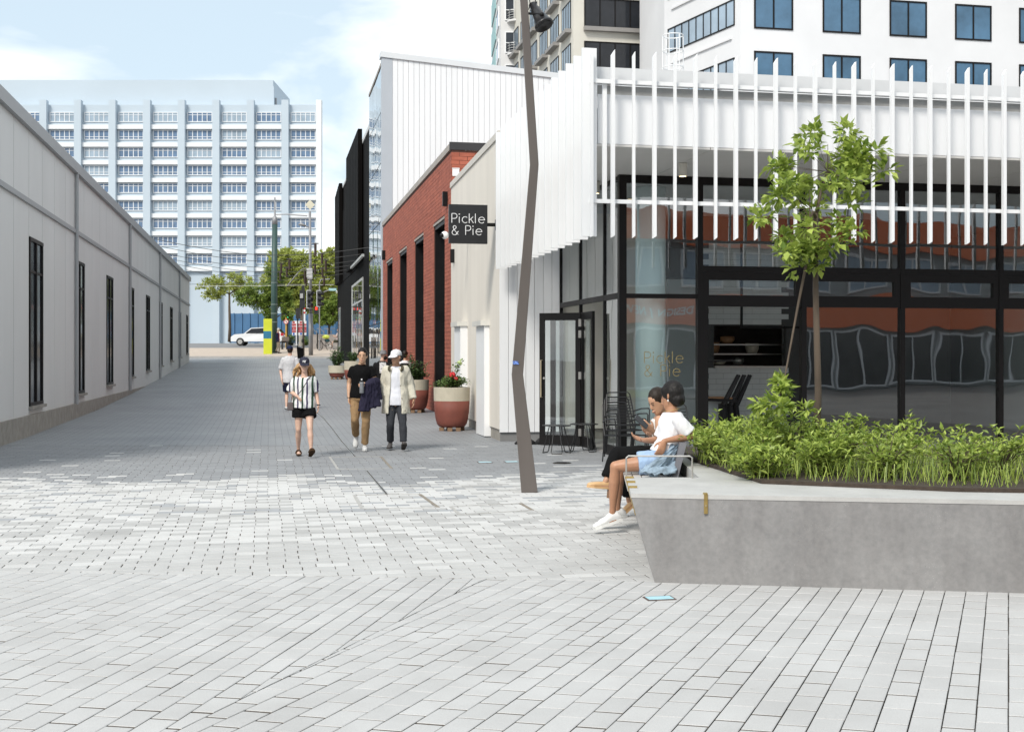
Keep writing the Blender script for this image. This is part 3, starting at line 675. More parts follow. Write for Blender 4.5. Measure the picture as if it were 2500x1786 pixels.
# --- beige block with dark window bands behind the cafe
YB=95.0; BC=Vector(((1400-1250)/FPX*YB,YB,0)); BEI=mat('beige_render',(.60,.58,.52),.75,.05,.3); BEID=mat('grey_sill',(.26,.25,.24),.6,.1,1)
bei=thing('beige_office','beige office block with dark ribbon windows above the canopy','building',(BC.x,BC.y,3))
W2=12.0; D2=26.0
b=MB(); b.prism([tuple(BC.xy),tuple((BC+V*W2).xy),tuple((BC+V*W2+U*D2).xy),tuple((BC+U*D2).xy)],2,40); b.build('wall',BEI,bei)
for z0 in (20.35,23.7,27.05,30.4):
    window(bei,BC+V*.85-U*.02+Vector((0,0,z0)),V,8.6,2.25,7,DARKF,WPANE2,.09,.12)
    b=MB(); b.obox(BC+V*5.15-U*.2+Vector((0,0,z0-.18)),V*4.35,U*.22,Vector((0,0,.16))); b.build('sill',BEID,bei)
    for q in range(6):
        tt=[t_at(x,0) for x in ()]
        d=.75+q*4.1
        window(bei,BC+U*(d+2.9)-V*.02+Vector((0,0,z0)),-U,2.9,2.25,5,DARKF,WPANE3,.08,.1)
        b=MB(); b.obox(BC+U*(d+1.45)-V*.2+Vector((0,0,z0-.18)),U*1.6,V*.3,Vector((0,0,.15))); b.build('sill',BEID,bei)
# --- apartment block with teal panels, farther left
YA=118.0; KA=YA/FPX; XA=lambda x:(x-1250)*KA; ZA=lambda y:CAMH+(HOR-y)*YA/FPX
APT=mat('apartment_render',(.62,.62,.62),.7,.05,.2); TEAL=mat('teal_panel',(.27,.46,.46),.5,.05,1); PINK=mat('pink_panel',(.45,.33,.38),.6,.05,1)
apt=thing('apartment_block','pale apartment block with teal side panels and small balconies','building',(XA(1220),YA,3))
b=MB(); b.prism([(XA(1222),YA),(XA(1480),YA),(XA(1480),YA+14),(XA(1201.5)*1.12,YA*1.12)],2,45); b.build('wall',APT,apt)
e0=Vector((XA(1222),YA,0)); e1=Vector((XA(1201.5)*1.12,YA*1.12,0)); ed=(e1-e0).normalized(); el=(e1-e0).length; en=Vector((-ed.y,ed.x,0)); en=en if en.x<0 else -en
for k in range(6):
    zt=ZA(-82+80*k)+.0; zb=zt-2.05
    window(apt,(XA(1233),YA-.05,zb),(1,0,0),1.75,2.05,2,WHITE,WPANE2,.09,.14,None,.48)
    window(apt,(XA(1290),YA-.05,zb),(1,0,0),1.75,2.05,2,WHITE,WPANE2,.09,.14,None,.48)
    b=MB(); b.obox(e0+ed*(el*.72)+en*.06+Vector((0,0,zb+1.0)),ed*(el*.26),en*.05,Vector((0,0,1.15))); b.build('teal_panel',TEAL,apt)
    window(apt,e0+ed*(el*.40)+en*.05+Vector((0,0,zb)),-ed,el*.26,1.9,1,WHITE,WPANE,.1,.12)
    bc=Vector((XA(1262),YA,zb-.25)); b=MB(); b.lathe([(.95,0),(.95,.18)],bc,16); bo=b.build('balcony',APT,apt)
    b=MB()
    for h in (.35,.6,.85,1.1): b.tube([bc+Vector((.92*cos(a),.92*sin(a),h)) for a in [pi+pi*j/10 for j in range(11)]],.03,4)
    for j in range(6): a=pi+pi*j/5; b.tube([bc+Vector((.92*cos(a),.92*sin(a),.1)),bc+Vector((.92*cos(a),.92*sin(a),1.1))],.025,4)
    b.build('railing',STEEL,bo)
    b=MB(); b.box(XA(1288),XA(1305),YA-.1,YA-.02,zb-.9,zb-.15); b.build('pink_panel',PINK,apt)
# --- white office on the right
c0=Vector((10.54,85,0)); cd=Vector((.408,-.913,0)); c1=c0+cd*9.1; wcl=mat('white_concrete',(.70,.70,.71),.65,.04,.3)
wo=thing('white_office','white office block with slanting ribbon windows at the upper corner','building',(c0.x,c0.y,3))
b=MB(); b.prism([tuple(c0.xy),tuple(c1.xy),tuple((c1+V*40).xy),tuple((c1+V*40+U*18).xy),tuple((c0+V*1.0+U*9).xy)],2,36); b.build('wall',wcl,wo)
for z0 in (14.95,18.65,22.35,26.05):
    window(wo,c0+cd*.5+Vector((0,0,z0)),cd,8.0,1.68,9,DARKF,WPANE3,.08,.12)
    for q in range(5):
        window(wo,c1+V*(.9+q*4.6)+Vector((0,0,z0-.3)),V,2.6,2.3,2,DARKF,mat('window_sky_reflection',(.07,.15,.24),.05,.4,.3),.1,.12)  # reflected sky is put into the blue of these panes
    for q,z in enumerate((z0-.75,)): 
        b=MB(); nn=cd.cross(Vector((0,0,1))); b.obox(c0+cd*4.6+nn*.05+Vector((0,0,z)),cd*3.6,nn*.06,Vector((0,0,.06))); b.build('relief_band',wcl,wo)
# --- low pale building on the other side of the lane
SLB=-4.7; lb=thing('lane_shopfront','long low pale boarded shopfront on the other side of the lane','building',L(SLB,30))
PB=mat('pale_board',(.66,.66,.65),.6,.06,.6,stretch=(1,1,.2))
b=MB(LF); b.box(SLB-9,SLB-.04,17,77,-1,6.1); b.build('wall',mat('seam_pale2',(.4,.4,.4),.7,.05,1),lb)
b=MB(LF); b.box(SLB-9.1,SLB+.1,16.9,77.1,6.102,6.35); b.build('roof_edge',mat('zinc_edge',(.35,.36,.37),.5,.05,1),lb)
for k in range(40):
    t=17+k*1.5; zb=gz(L(SLB,t).y)-.2
    if k%4==2: 
        cbx=MB(LF); cbx.box(SLB-.04,SLB,t+.01,t+1.49,4.0,6.1); cbx.build('board',PB,lb); cbx=MB(LF); cbx.box(SLB-.04,SLB,t+.01,t+1.49,zb,zb+.75); cbx.build('board',PB,lb)
        window(lb,L(SLB-.02,t+.02,zb+.78),U,1.46,4.0-zb-.8,2,DARKF,WPANE2,.07,.1,None,.8)
    else:
        cbx=MB(LF); cbx.box(SLB-.04,SLB,t+.01,t+1.49,zb,6.1); cbx.build('board',PB,lb)
b=MB(LF); b.box(SLB-.03,SLB+.06,16.95,77,-1,.42); b.build('plinth',PLINTH,lb)
b=MB(LF); b.box(SLB-.03,SLB+.05,16.95,77.02,4.62,4.72); b.build('string_course',mat('zinc_edge',(.35,.36,.37)),lb)
for k in range(2,40,8):
    b=MB(LF); b.tube([(SLB+.06,17+k*1.5-.12,.4),(SLB+.06,17+k*1.5-.12,6.1)],.045,8); b.build('downpipe',mat('zinc_edge',(.35,.36,.37)),lb)
for k in range(2,40,4):
    zb=gz(L(SLB,17+k*1.5).y)-.2; b=MB(LF); b.box(SLB-.02,SLB+.09,17+k*1.5-.03,17+k*1.5+1.53,zb+.72,zb+.78); b.build('sill',PLINTH,lb)
# --- orange banded shop behind the camera, seen only as a reflection in the cafe glass
ORA=mat('orange_fascia',(.82,.19,.06),.5,.06,.4); OB=thing('orange_shop','two storey shop with orange bands mirrored in the cafe windows','building',(21,-14,0))
b=MB(); b.box(2,60,-26,-14,0,8.2); b.build('wall',mat('shop_grey',(.34,.36,.36),.7,.08,.3),OB)
b=MB(); b.box(1.9,60.1,-14.0,-13.7,2.95,4.5); b.build('fascia',ORA,OB); b=MB(); b.box(1.8,60.2,-14.05,-13.6,6.8,8.45); b.build('parapet',ORA,OB)
for k in range(18):
    window(OB,(5.2+3.2*k,-13.98,4.9),(-1,0,0),2.5,1.6,2,WHITE,WPANE3,.09,.15); window(OB,(5.2+3.2*k,-13.98,.1),(-1,0,0),3.0,2.7,2,WHITE,WPANE2,.09,.15)
text_part('CREATIVE DESIGN | NEW MEDIA',.58,WHITE,OB,(21.2,-13.68,3.6),(pi/2,0,pi),.012)
b=MB(); 
# ================================================================== concrete planter bench
BTOP=.625
def fl(X): return 8.68-.159*(X-1.013)
YN=9.86; SEATZ=.513; lx=lambda y:.845+.0642*(y-8.707)          # left edge of the bench
bench=thing('concrete_bench','angled grey concrete bench and planter with undercut end where two women sit','bench',(1.3,8.7,0))
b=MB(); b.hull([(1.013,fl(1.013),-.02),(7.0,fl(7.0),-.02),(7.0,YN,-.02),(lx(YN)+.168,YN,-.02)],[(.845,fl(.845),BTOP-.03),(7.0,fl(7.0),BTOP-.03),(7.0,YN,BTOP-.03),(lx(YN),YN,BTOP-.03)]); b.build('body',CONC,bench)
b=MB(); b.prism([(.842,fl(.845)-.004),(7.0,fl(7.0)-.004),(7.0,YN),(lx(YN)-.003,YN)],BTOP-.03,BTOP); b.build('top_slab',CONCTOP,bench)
b=MB(); b.hull([(lx(YN)+.17,YN+.001,-.02),(1.5,YN+.001,-.02),(1.6,12.35,-.02),(lx(12.35)+.17,12.35,-.02)],[(lx(YN)+.03,YN+.001,SEATZ),(1.5,YN+.001,SEATZ),(1.6,12.35,SEATZ),(lx(12.35)+.03,12.35,SEATZ)]); b.build('seat_base',CONC,bench)
b=MB(); b.prism([(1.502,YN+.001),(7.0,YN+.001),(7.0,13.0),(1.63,12.9)],0,BTOP-.002); b.build('planter_body',CONCTOP,bench)
b=MB(); b.prism([(1.90,9.36),(3.2,8.80),(6.9,8.25),(6.9,12.9),(1.72,12.8),(1.66,11.38)],BTOP+.001,BTOP+.03); b.build('soil',SOIL,bench)
SLT=mat('pale_seat_slat',(.50,.48,.45),.7,.1,3,.1,60,stretch=(1,8,1))
for k in range(6):
    x0=lx(YN)+.01+.078*k; dx=.0642*2.45
    b=MB(); b.hull([(x0,YN+.01,SEATZ+.001),(x0+.068,YN+.01,SEATZ+.001),(x0+.068+dx,12.3,SEATZ+.001),(x0+dx,12.3,SEATZ+.001)],[(x0,YN+.01,SEATZ+.022),(x0+.068,YN+.01,SEATZ+.022),(x0+.068+dx,12.3,SEATZ+.022),(x0+dx,12.3,SEATZ+.022)]); b.build('seat_slat',SLT,bench)
BK=mat('grey_backrest',(.14,.14,.155),.6,.08,3)
b=MB(); b.hull([(1.405,10.80,SEATZ+.02),(1.455,10.76,SEATZ+.02),(1.55,12.2,SEATZ+.02),(1.50,12.2,SEATZ+.02)],[(1.475,10.80,.835),(1.53,10.76,.835),(1.63,12.2,.835),(1.575,12.2,.835)]); b.build('backrest',BK,bench)
hp=[px(1529,1157,9.8),px(1529,1117,9.8),px(1534,1112.5,9.8),px(1684,1113,9.8),px(1690,1117,9.8),px(1690,1165,9.8)]
hp[0].z=BTOP; hp[-1].z=BTOP
b=MB(); b.tube(hp,.007,8); b.build('armrest_hoop',STEEL,bench)
for (x,y,Y) in ((1537,1158,9.80),(1537,1171,9.45),(1541,1186.5,9.08)):
    q=px(x,y,Y); b=MB(); xe=lx(Y)
    b.box(xe-.012,xe+.055,Y-.018,Y+.018,BTOP+.001,BTOP+.014); b.hull([(xe-.012,Y-.018,BTOP),(xe-.002,Y-.018,BTOP),(xe-.002,Y+.018,BTOP),(xe-.012,Y+.018,BTOP)][::-1],[(xe+.04,Y-.018,BTOP-.2),(xe+.05,Y-.018,BTOP-.2),(xe+.05,Y+.018,BTOP-.2),(xe+.04,Y+.018,BTOP-.2)][::-1]); b.build('skate_stop',BRASS,bench)
q=px(1723,1210,8.62); yf=fl(q.x); b=MB(); b.obox((q.x,yf-.009,BTOP-.066),V*.013,Vector((0,.008,0)),Vector((0,0,.066))); b.obox((q.x,yf+.012,BTOP+.006),V*.013,Vector((0,.03,0)),Vector((0,0,.006))); b.build('skate_stop',BRASS,bench)
b=MB(); b.lathe([(.004,0),(.004,.004)],(0,0,0),8); b=MB(); b.ball((q.x,yf-.018,BTOP-.075),.004,n=8,m=5); b.build('screw',STEEL,bench)

# ================================================================== bent street-light column
def pole():
    pts=[((1266,1316),1200),((1244,1279),914),((1289.4,1316),402),((1264.5,1287.5),-20),((1256,1276),-220)]
    Yp=14.46; rs=[]
    for (a,c),y in pts:
        A=px(a,y,Yp); C=px(c,y,Yp); w=C.x-A.x; m=(A.x+C.x)/2+.008; hw=w*.40; d=w*.42
        z=max(A.z,0)
        rs.append([Vector((m-hw,Yp-d,z)),Vector((m+hw,Yp-d+.02,z)),Vector((m+hw,Yp+d,z)),Vector((m-hw,Yp+d,z))])
    t=thing('street_light_column','tall kinked bronze column leaning left and right in front of the white fins','street light',(rs[0][0].x+.1,Yp,0))
    o=MB().rings(rs).build('column',BRONZE,t)
    md=o.modifiers.new('bevel','BEVEL'); md.width=.006; md.segments=2; md.limit_method='ANGLE'
    b=MB(); c=(rs[0][0]+rs[0][2])/2; b.lathe([(.16,.001),(.16,.012),(.15,.016)],(c.x,c.y,0),4); 
    # sticker
    q=px(1259,885,Yp); b=MB(); f=(885-914)/(402-914); fy=Yp-.085
    b.obox((q.x,Yp-.0735,q.z),(.034,.004,0),(0,.0015,0),(-.004,0,.02)); b.build('sticker',[mat('sticker_blue',(.12,.2,.5),.4,.9,60)],t)
    # flood lamp
    fl_=px(1316,40,Yp-.02); lt=thing('flood_light','black spun floodlight on a bracket high on the kinked column','lamp',fl_)
    ax=Vector((.42,-.35,-.84)).normalized(); b=MB(); prof=[(.0,-.19),(.045,-.19),(.05,-.11),(.062,-.10),(.066,-.03),(.075,.0),(.105,.12),(.115,.125),(.115,.15),(.10,.152),(.095,.13),(.0,.12)]
    o1=ax.orthogonal().normalized(); o2=ax.cross(o1)
    b.rings([[fl_+ax*z+(o1*cos(2*pi*k/20)+o2*sin(2*pi*k/20))*max(r,.002) for k in range(20)] for r,z in prof]); b.build('housing',mat('lamp_black',(.02,.02,.022),.3,.1,3),lt,smooth=True)
    b=MB(); b.tube([px(1287,33,Yp),px(1323,36,Yp-.12)],.014,6); b.tube([px(1287,33,Yp+.05),px(1323,36,Yp+.12)],.014,6); b.ball(px(1323,36,Yp-.12),.028); b.build('bracket',BLACK,lt)
    b=MB(); b.tube([px(1290,-20,Yp),px(1294,8,Yp),px(1291,24,Yp)],.006,5); b.tube([px(1307,-20,Yp),px(1307,14,Yp)],.007,5); b.build('cable',BLACK,lt)
pole()

# ================================================================== things let into the paving
CY=mat('cyan_cover',(.40,.66,.74),.35,.05,10)
for (x,y,w_,d_,lab) in ((1610,1460,.17,.10,'pale blue in-ground cover in rusty frame near the concrete bench'),(1184,1128,.19,.17,'pale blue in-ground cover in the lane farther from the bent column'),(1249,1127,.19,.17,'pale blue in-ground cover just beside the bent column')):
    Yg=CAMH*FPX/(y-HOR); P=px(x,y,Yg); t=thing('ground_cover',lab,'cover',(P.x,P.y,0),'pale blue covers in the paving')
    b=MB(); b.obox((P.x,P.y,.001),V*(w_/2+.012),U*(d_/2+.014),Vector((0,0,.0035))); b.build('frame',mat('rusty_frame',(.10,.07,.06),.8,.3,20),t)
    b=MB(); b.obox((P.x,P.y,.003),V*(w_/2),U*(d_/2),Vector((0,0,.003))); b.build('lid',CY,t)
DRAIN=mat('drain_slot',(.07,.065,.06),.8,.2,20)
def slot(pts,label):
    g=[px(x,y,CAMH*FPX/(y-HOR)) for x,y in pts]; t=thing('slot_drain',label,'drain',(g[0].x,g[0].y,0),'slot drains')
    for off,m,r,z in ((-.015,STEEL,.004,.0),(.015,STEEL,.004,.0)):
        b=MB(); b.tube([Vector((p.x+off,p.y,gz(p.y)+.002)) for p in g],.006,5); b.build('edge_rail',m,t)
    b=MB()
    for p,q in zip(g,g[1:]): b.quad((p.x-.012,p.y,gz(p.y)+.003),(p.x+.012,p.y,gz(p.y)+.003),(q.x+.012,q.y,gz(q.y)+.003),(q.x-.012,q.y,gz(q.y)+.003))
    b.build('slot',DRAIN,t)
slot([(769,1011),(790,1027),(812,1050),(835,1078),(866,1113)],'long curving slot drain in the grey lane beside the woman in stripes')
slot([(896,1149),(944,1206)],'short straight slot drain where grey paving turns white')
def cover(c,label):
    g=[px(x,y,CAMH*FPX/(y-HOR)) for x,y in c]; o=sum(g,Vector())/4; t=thing('access_cover',label,'cover',(o.x,o.y,0),'paver filled access covers')
    for k in range(4):
        p,q=g[k],g[(k+1)%4]; b=MB(); d=(q-p).normalized(); nn=Vector((-d.y,d.x,0))
        w=.018 if k%2 else .006
        b.obox((p+q)/2+Vector((0,0,.001)),(q-p)/2,nn*w,Vector((0,0,.003))); b.build('frame_bar',[mat('cover_steel',(.40,.39,.37),.6,.2,30),mat('cover_rust',(.24,.21,.17),.8,.3,30)][k%2 and k==1],t)
cover([(825,1145),(956,1143),(930,1114),(805,1115)],'paver filled access cover in the grey lane near the slot drain')
cover([(885,1242),(1070,1238),(1025,1206),(865,1208)],'paver filled access cover in the white paving')
cover([(1123,1256),(1300,1245),(1270,1228),(1100,1236)],'paver filled access cover left of the foot of the bent column')
P=px(1372,1130,CAMH*FPX/(1130-HOR)); b=MB(); b.lathe([(.14,.0),(.14,.004)],(P.x,P.y,.001),24); gt=b.build('drain_grate',mat('grate_iron',(.10,.09,.08),.7,.3,40)); tag(gt,'round iron grate in the paving by the cafe terrace','grate')
for k in range(7):
    b=MB(); yy=P.y-.11+.036*k; hw=sqrt(max(.001,.0169-(yy-P.y)**2)); b.box(P.x-hw,P.x+hw,yy-.006,yy+.006,.0055,.009); b.build('grate_bar',BLACK,gt)

# ================================================================== folding door, tables, chairs
HZ=Vector((1.215,21.70,0)); EZ=Vector((.50,22.02,0)); dd=(EZ-HZ).normalized(); dn=Vector((-dd.y,dd.x,0)); dn=dn if dn.y<0 else -dn
door=thing('folding_door','open black framed glass folding door standing out from the cafe','door',HZ)
def leaf(a,c,z0,z1,off):
    d=(c-a); ln=d.length; d=d/ln; f=MB(); n_=Vector((-d.y,d.x,0)); st=.095
    def bar(x0,x1,q0,q1): f.obox(a+d*((x0+x1)/2)+off+Vector((0,0,(q0+q1)/2)),d*((x1-x0)/2),n_*.024,Vector((0,0,(q1-q0)/2)))
    bar(0,st,z0,z1); bar(ln-st,ln,z0,z1); bar(st,ln-st,z1-.13,z1); bar(st,ln-st,z0,z0+.17); fo=f.build('leaf',DARKF,door)
    p=MB(); p.obox(a+d*(ln/2)+off+Vector((0,0,(z0+z1)/2+.02)),d*(ln/2-st),n_*.006,Vector((0,0,(z1-z0)/2-.15))); p.build('pane',GLASSD,fo); return fo
leaf(HZ,EZ,.02,2.36,Vector()); leaf(HZ+Vector((.03,.08,0)),HZ+Vector((.03,.08,0))+(EZ-HZ+Vector((.12,.25,0))).normalized()*.74,.02,2.36,Vector())
leaf(HZ+Vector((.02,-.03,0)),HZ+Vector((.02,-.03,0))-U*.78,.02,2.36,Vector())
hx=EZ-dd*.05+dn*.07
for off,m in ((dn*.075,mat('pale_brass_handle',(.42,.36,.25),.4,.1,10,metal=.5)),(-dn*.075,BLACK)):
    h0=EZ-dd*.05+off; b=MB(); b.tube([EZ-dd*.05+Vector((0,0,.86)),h0+Vector((0,0,.86)),h0+Vector((0,0,1.52)),EZ-dd*.05+Vector((0,0,1.52))],.014,6); b.build('handle',m,door)
b=MB(); b.tube([EZ-dd*.1+dn*.03+Vector((0,0,1.2)),EZ-dd*.1+dn*.06+Vector((0,0,1.2))],.02,8); b.build('lock',STEEL,door)
for z in (.25,1.25,1.98,2.18):
    b=MB(); b.cbox(HZ+Vector((-.02,-.045,z)),(.05,.02,.13)); b.build('hinge',STEEL,door)
BW=mat('black_wire',(.012,.012,.013),.4,.1,8)
def low_table(x,Yc,lab,rot):
    P=Vector(((x-1250)/FPX*Yc,Yc,0)); t=thing('low_table',lab,'table',P,'low round wire tables')
    b=MB(); b.lathe([(.02,.452),(.235,.452),(.237,.458),(.235,.465),(.02,.466)],P,28); b.build('table_top',BW,t)
    for k in range(3):
        a=rot+2*pi*k/3; c=lambda r,da,z:P+Vector((r*cos(a+da),r*sin(a+da),z))
        b=MB(); b.tube([c(.12,-.35,.452),c(.22,-.42,.04),c(.23,-.35,.010),c(.23,0,.009),c(.23,.35,.010),c(.22,.42,.04),c(.12,.35,.452)],.0085,6); b.build('leg',BW,t)
low_table(1359,20.15,'low round black wire table nearer the bent column',.5)
low_table(1426,20.55,'low round black wire table against the folding door',1.2)
def chair(name,lab,P,rz,z0,n=9):
    R=Matrix.Rotation(rz,3,'Z'); t=thing(name,lab,'chair',P+Vector((0,0,z0)),'black wire armchairs stacked by the glass')
    c=lambda x,y,z:P+R@Vector((x,y,z))+Vector((0,0,z0))
    w=.225
    b=MB(); b.tube([c(-w,-.24,.42),c(-w,.22,.40),c(w,.22,.40),c(w,-.24,.42)],.009,6,close=True); b.build('seat_frame',BW,t)
    for k in range(8):
        y=-.20+.055*k; b=MB(); b.tube([c(-w,y,.418),c(0,y,.408),c(w,y,.418)],.0055,5); b.build('seat_slat',BW,t)
    b=MB(); b.tube([c(-w,.20,.40),c(-w*.98,.27,.62),c(-w*.86,.33,.86),c(-w*.74,.345,.89),c(w*.74,.345,.89),c(w*.86,.33,.86),c(w*.98,.27,.62),c(w,.20,.40)],.010,6); b.build('back_frame',BW,t)
    for k in range(n):
        z=.47+.044*k; f=(z-.40)/.46; x=w*(1-.13*f); y=.215+.115*f; b=MB(); b.tube([c(-x,y,z),c(0,y+.03,z),c(x,y,z)],.0055,5); b.build('back_slat',BW,t)
    for sgn in (-1,1):
        b=MB(); b.tube([c(sgn*w,-.23,.0),c(sgn*w*1.05,-.245,.42),c(sgn*w*1.12,-.235,.645),c(sgn*w*1.12,-.20,.665),c(sgn*w*1.12,.05,.65),c(sgn*w*1.0,.27,.60)],.010,6); b.build('leg',BW,t)
        b=MB(); b.tube([c(sgn*w,.20,.40),c(sgn*w,.28,.0)],.010,6); b.build('leg',BW,t)
    return t
cb_=Vector(((1521-1250)/FPX*18.55,18.4,0))
for k,lab in enumerate(('black wire armchair at the bottom of the stack beside the glass corner','black wire armchair second from the ground in the stack by the glass corner','black wire armchair on top of the stack beside the glass corner')):
    chair('wire_chair',lab,cb_+Vector((.03*k,.03*k,0)),radians(20),.075*k)
cb2=Vector(((1660-1250)/FPX*17.7,17.7,0)); chair('wire_chair','black wire armchair half hidden behind the seated women',cb2,radians(10),0)
b=MB(); dpt=px(1258,1082,22.3); 
for k in range(5): b.tube([dpt+Vector((.0+.17*k,-.1,-.01)),dpt+Vector((.09+.17*k,-.13,.05)),dpt+Vector((.2+.17*k,-.1,-.005))],[.03,.06,.03],7)
for p in b.v: p.z=max(p.z,.003)
tag(b.build('draught_roll',mat('black_fabric',(.015,.015,.016),.8,.2,20),None,smooth=True),'black fabric roll lying along the foot of the white boards','fabric roll')
# inside furniture: high bench with upturned stools
ib=L(s_at(1748,19.9),19.9); t=thing('bar_table','wooden topped bar table just inside the cafe opening','table',ib)
b=MB(LF); s_=s_at(1717,19.9); b.box(s_,s_+.46,19.6,20.3,.855,.895); b.build('table_top',mat('warm_timber',(.38,.20,.10),.5,.15,3,stretch=(1,8,8)),t)
b=MB(LF); b.box(s_+.05,s_+.4,19.8,20.2,.02,.85); b.build('base',mat('pale_panel',(.42,.45,.46),.6,.05,2),t)
for q,(x0,x1) in enumerate(((1768,1806),(1786,1820),(1800,1834))):
    A=px(x0,988,20.4+.15*q); Bq=px(x1,915,20.4+.15*q); tt=thing('bar_stool','black bar stool upturned inside the cafe, '+['nearest the door jamb','in the middle','farthest from the door jamb'][q],'stool',(A.x,A.y,0),'upturned stools in the cafe')
    b=MB(); b.tube([A+Vector((0,.0,0)),Bq],[.035,.02],6); b.build('leg',BLACK,tt); b=MB(); b.tube([A+Vector((.02,.25,0)),Bq+Vector((.02,.3,0))],[.035,.02],6); b.build('leg',BLACK,tt)
    b=MB(); b.tube([A+Vector((-.02,.12,.02)),A+Vector((.02,.12,-.5)),A+Vector((.05,.12,-.95))],[.06,.09,.03],8); b.build('seat',BLACK,tt)
q=px(1725,975,20.0); b=MB(); b.tube([q+Vector((0,0,0)),q+Vector((.0,0,.62)),q+Vector((.45,0,.64))],.02,6); b.tube([q,q+Vector((.5,0,-.02))],.025,6); tag(b.build('upturned_chair',BLACK),'black metal chair frame resting on the bar table by the jamb','chair')

# ================================================================== plants
def leaves(pts,size,rng,up=.4,tone=None,fold=.25,asp=.42):
    """pointed folded leaves at (position, direction)"""
    b=MB(); cols=[]
    for p,d in pts:
        d=Vector(d).normalized() if Vector(d).length>0 else Vector((0,0,1)); s=size*rng.uniform(.6,1.25)
        d=(d+Vector((rng.gauss(0,.5),rng.gauss(0,.5),rng.gauss(0,.4)+up*.3))).normalized()
        sd_=d.cross(Vector((rng.gauss(0,.3),rng.gauss(0,.3),1))); sd_=sd_.normalized() if sd_.length>1e-4 else Vector((1,0,0)); nn=sd_.cross(d)
        w=s*asp; m=p+d*s*.45; tip=p+d*s-nn*s*.12
        o=len(b.v); b.v+= [Vector(p),m+sd_*w*.5+nn*s*fold*.3,m-sd_*w*.5+nn*s*fold*.3,tip]; b.f+=[[o,o+1,o+3],[o,o+3,o+2]]; b.m+=[0,0]
        tn=min(1,max(0,rng.gauss(.5,.28))) if tone is None else tone(p,rng); cols+=[(tn,tn,tn,1)]*2
    return b,cols
def blob(c,r,n,rng,hollow=.55):
    out=[]
    for _ in range(n):
        d=Vector((rng.gauss(0,1),rng.gauss(0,1),rng.gauss(0,1))).normalized(); k=(hollow+(1-hollow)*rng.random())
        out.append((Vector(c)+Vector((d.x*r[0],d.y*r[1],d.z*r[2]))*k,d))
    return out
LF_BUSH=leaf_mat('bright_shrub_leaf',(.13,.21,.03),(.50,.60,.13),.35); LF_ROSE=leaf_mat('rose_leaf',(.028,.055,.018),(.10,.17,.05),.2)
LF_TREE=leaf_mat('plane_leaf',(.24,.29,.055),(.62,.66,.20),.48); LF_TREE2=leaf_mat('dense_leaf',(.09,.16,.03),(.36,.46,.10),.4); LF_DARK=leaf_mat('dark_leaf',(.02,.04,.015),(.08,.12,.04),.15)
rg=random.Random(11)
def shrub(name,lab,P,r,h,n,size,lm,group,nst=14,grass=0):
    t=thing(name,lab,'shrub',P,group); pts=[]; st=MB()
    for k in range(nst):
        a=rg.uniform(0,2*pi); q=rg.uniform(.2,1)**.6; tip=Vector(P)+Vector((r*q*cos(a),r*q*sin(a),h*rg.uniform(.55,1.0)*(1-.45*q*q))); 
        mid=Vector(P).lerp(tip,.5)+Vector((0,0,h*.12)); st.tube([Vector(P)+Vector((.1*r*cos(a),.1*r*sin(a),0)),mid,tip],[.006,.004,.002],4)
        m=n//nst
        for j in range(m):
            f=rg.random()**.8; p=(Vector(P).lerp(mid,f*2) if f<.5 else mid.lerp(tip,f*2-1)); p=p+Vector((rg.gauss(0,.05),rg.gauss(0,.05),rg.gauss(0,.025)))
            pts.append((p,Vector((rg.gauss(0,1),rg.gauss(0,1),.4))))
        for j in range(5):
            aa=2*pi*j/5+a; pts.append((tip,Vector((cos(aa),sin(aa),.55))))
    b,cols=leaves(pts,size,rg); o=b.build('foliage',lm,t); set_tone(o.data,cols); st.build('stem',BARK,t); return t
spots=[(1.93,9.62,.25,.32),(1.95,10.12,.28,.44),(1.84,10.72,.27,.46),(1.84,11.35,.26,.48),(2.32,10.4,.3,.55),(2.3,11.2,.32,.60),(2.45,9.75,.3,.42),(2.75,10.4,.34,.52),(2.9,9.5,.3,.42),(3.2,10.3,.35,.55),(3.4,9.4,.3,.45),(3.85,9.8,.40,.5),(4.4,9.2,.42,.45)]
lab_s=['lowest leafy bright green shrub at the planter edge above the concrete face','bright green shrub beside the backrest end of the planter','bright green shrub nearest the seated women','bright green shrub farthest back at the planter edge','taller bright green shrub behind the edge row','tallest bright green shrub at the back of the planter']+[f'bright green planter shrub toward the right side, {n_} from the sapling' for n_ in ('first','second','third','fourth','fifth','sixth','seventh')]
for q,(x,y,r,h) in enumerate(spots):
    shrub('leafy_shrub',lab_s[q],(x,y,BTOP+.03),r,h,1100 if q<8 else 520,.062,LF_BUSH,'bright green shrubs in the concrete planter',26)
gr=MB(); gcol=[]
for _ in range(5200):
    x=rg.uniform(1.66,6.6); y=rg.uniform(8.5,11.8)
    if y<9.36-.43*(min(x,3.2)-1.9)-.15*max(0,x-3.2)+.05: continue
    if x<1.84-.129*(y-9.3)+.02: continue
    a=rg.uniform(0,2*pi); hl=rg.uniform(.1,.22); p=Vector((x,y,BTOP+.03)); t1=p+Vector((cos(a)*.06,sin(a)*.06,hl*.8)); t2=p+Vector((cos(a)*.17,sin(a)*.17,hl*.75)); w=Vector((-sin(a),cos(a),0))*.003
    gr.quad(p-w,p+w,t1+w,t1-w); gr.quad(t1-w,t1+w,t2); tn=rg.random(); gcol+=[(tn,)*3+(1,)]*2
o=gr.build('grass',LF_BUSH); set_tone(o.data,gcol); tag(o,'fine arching grass blades between the planter shrubs','grass',kind='stuff')
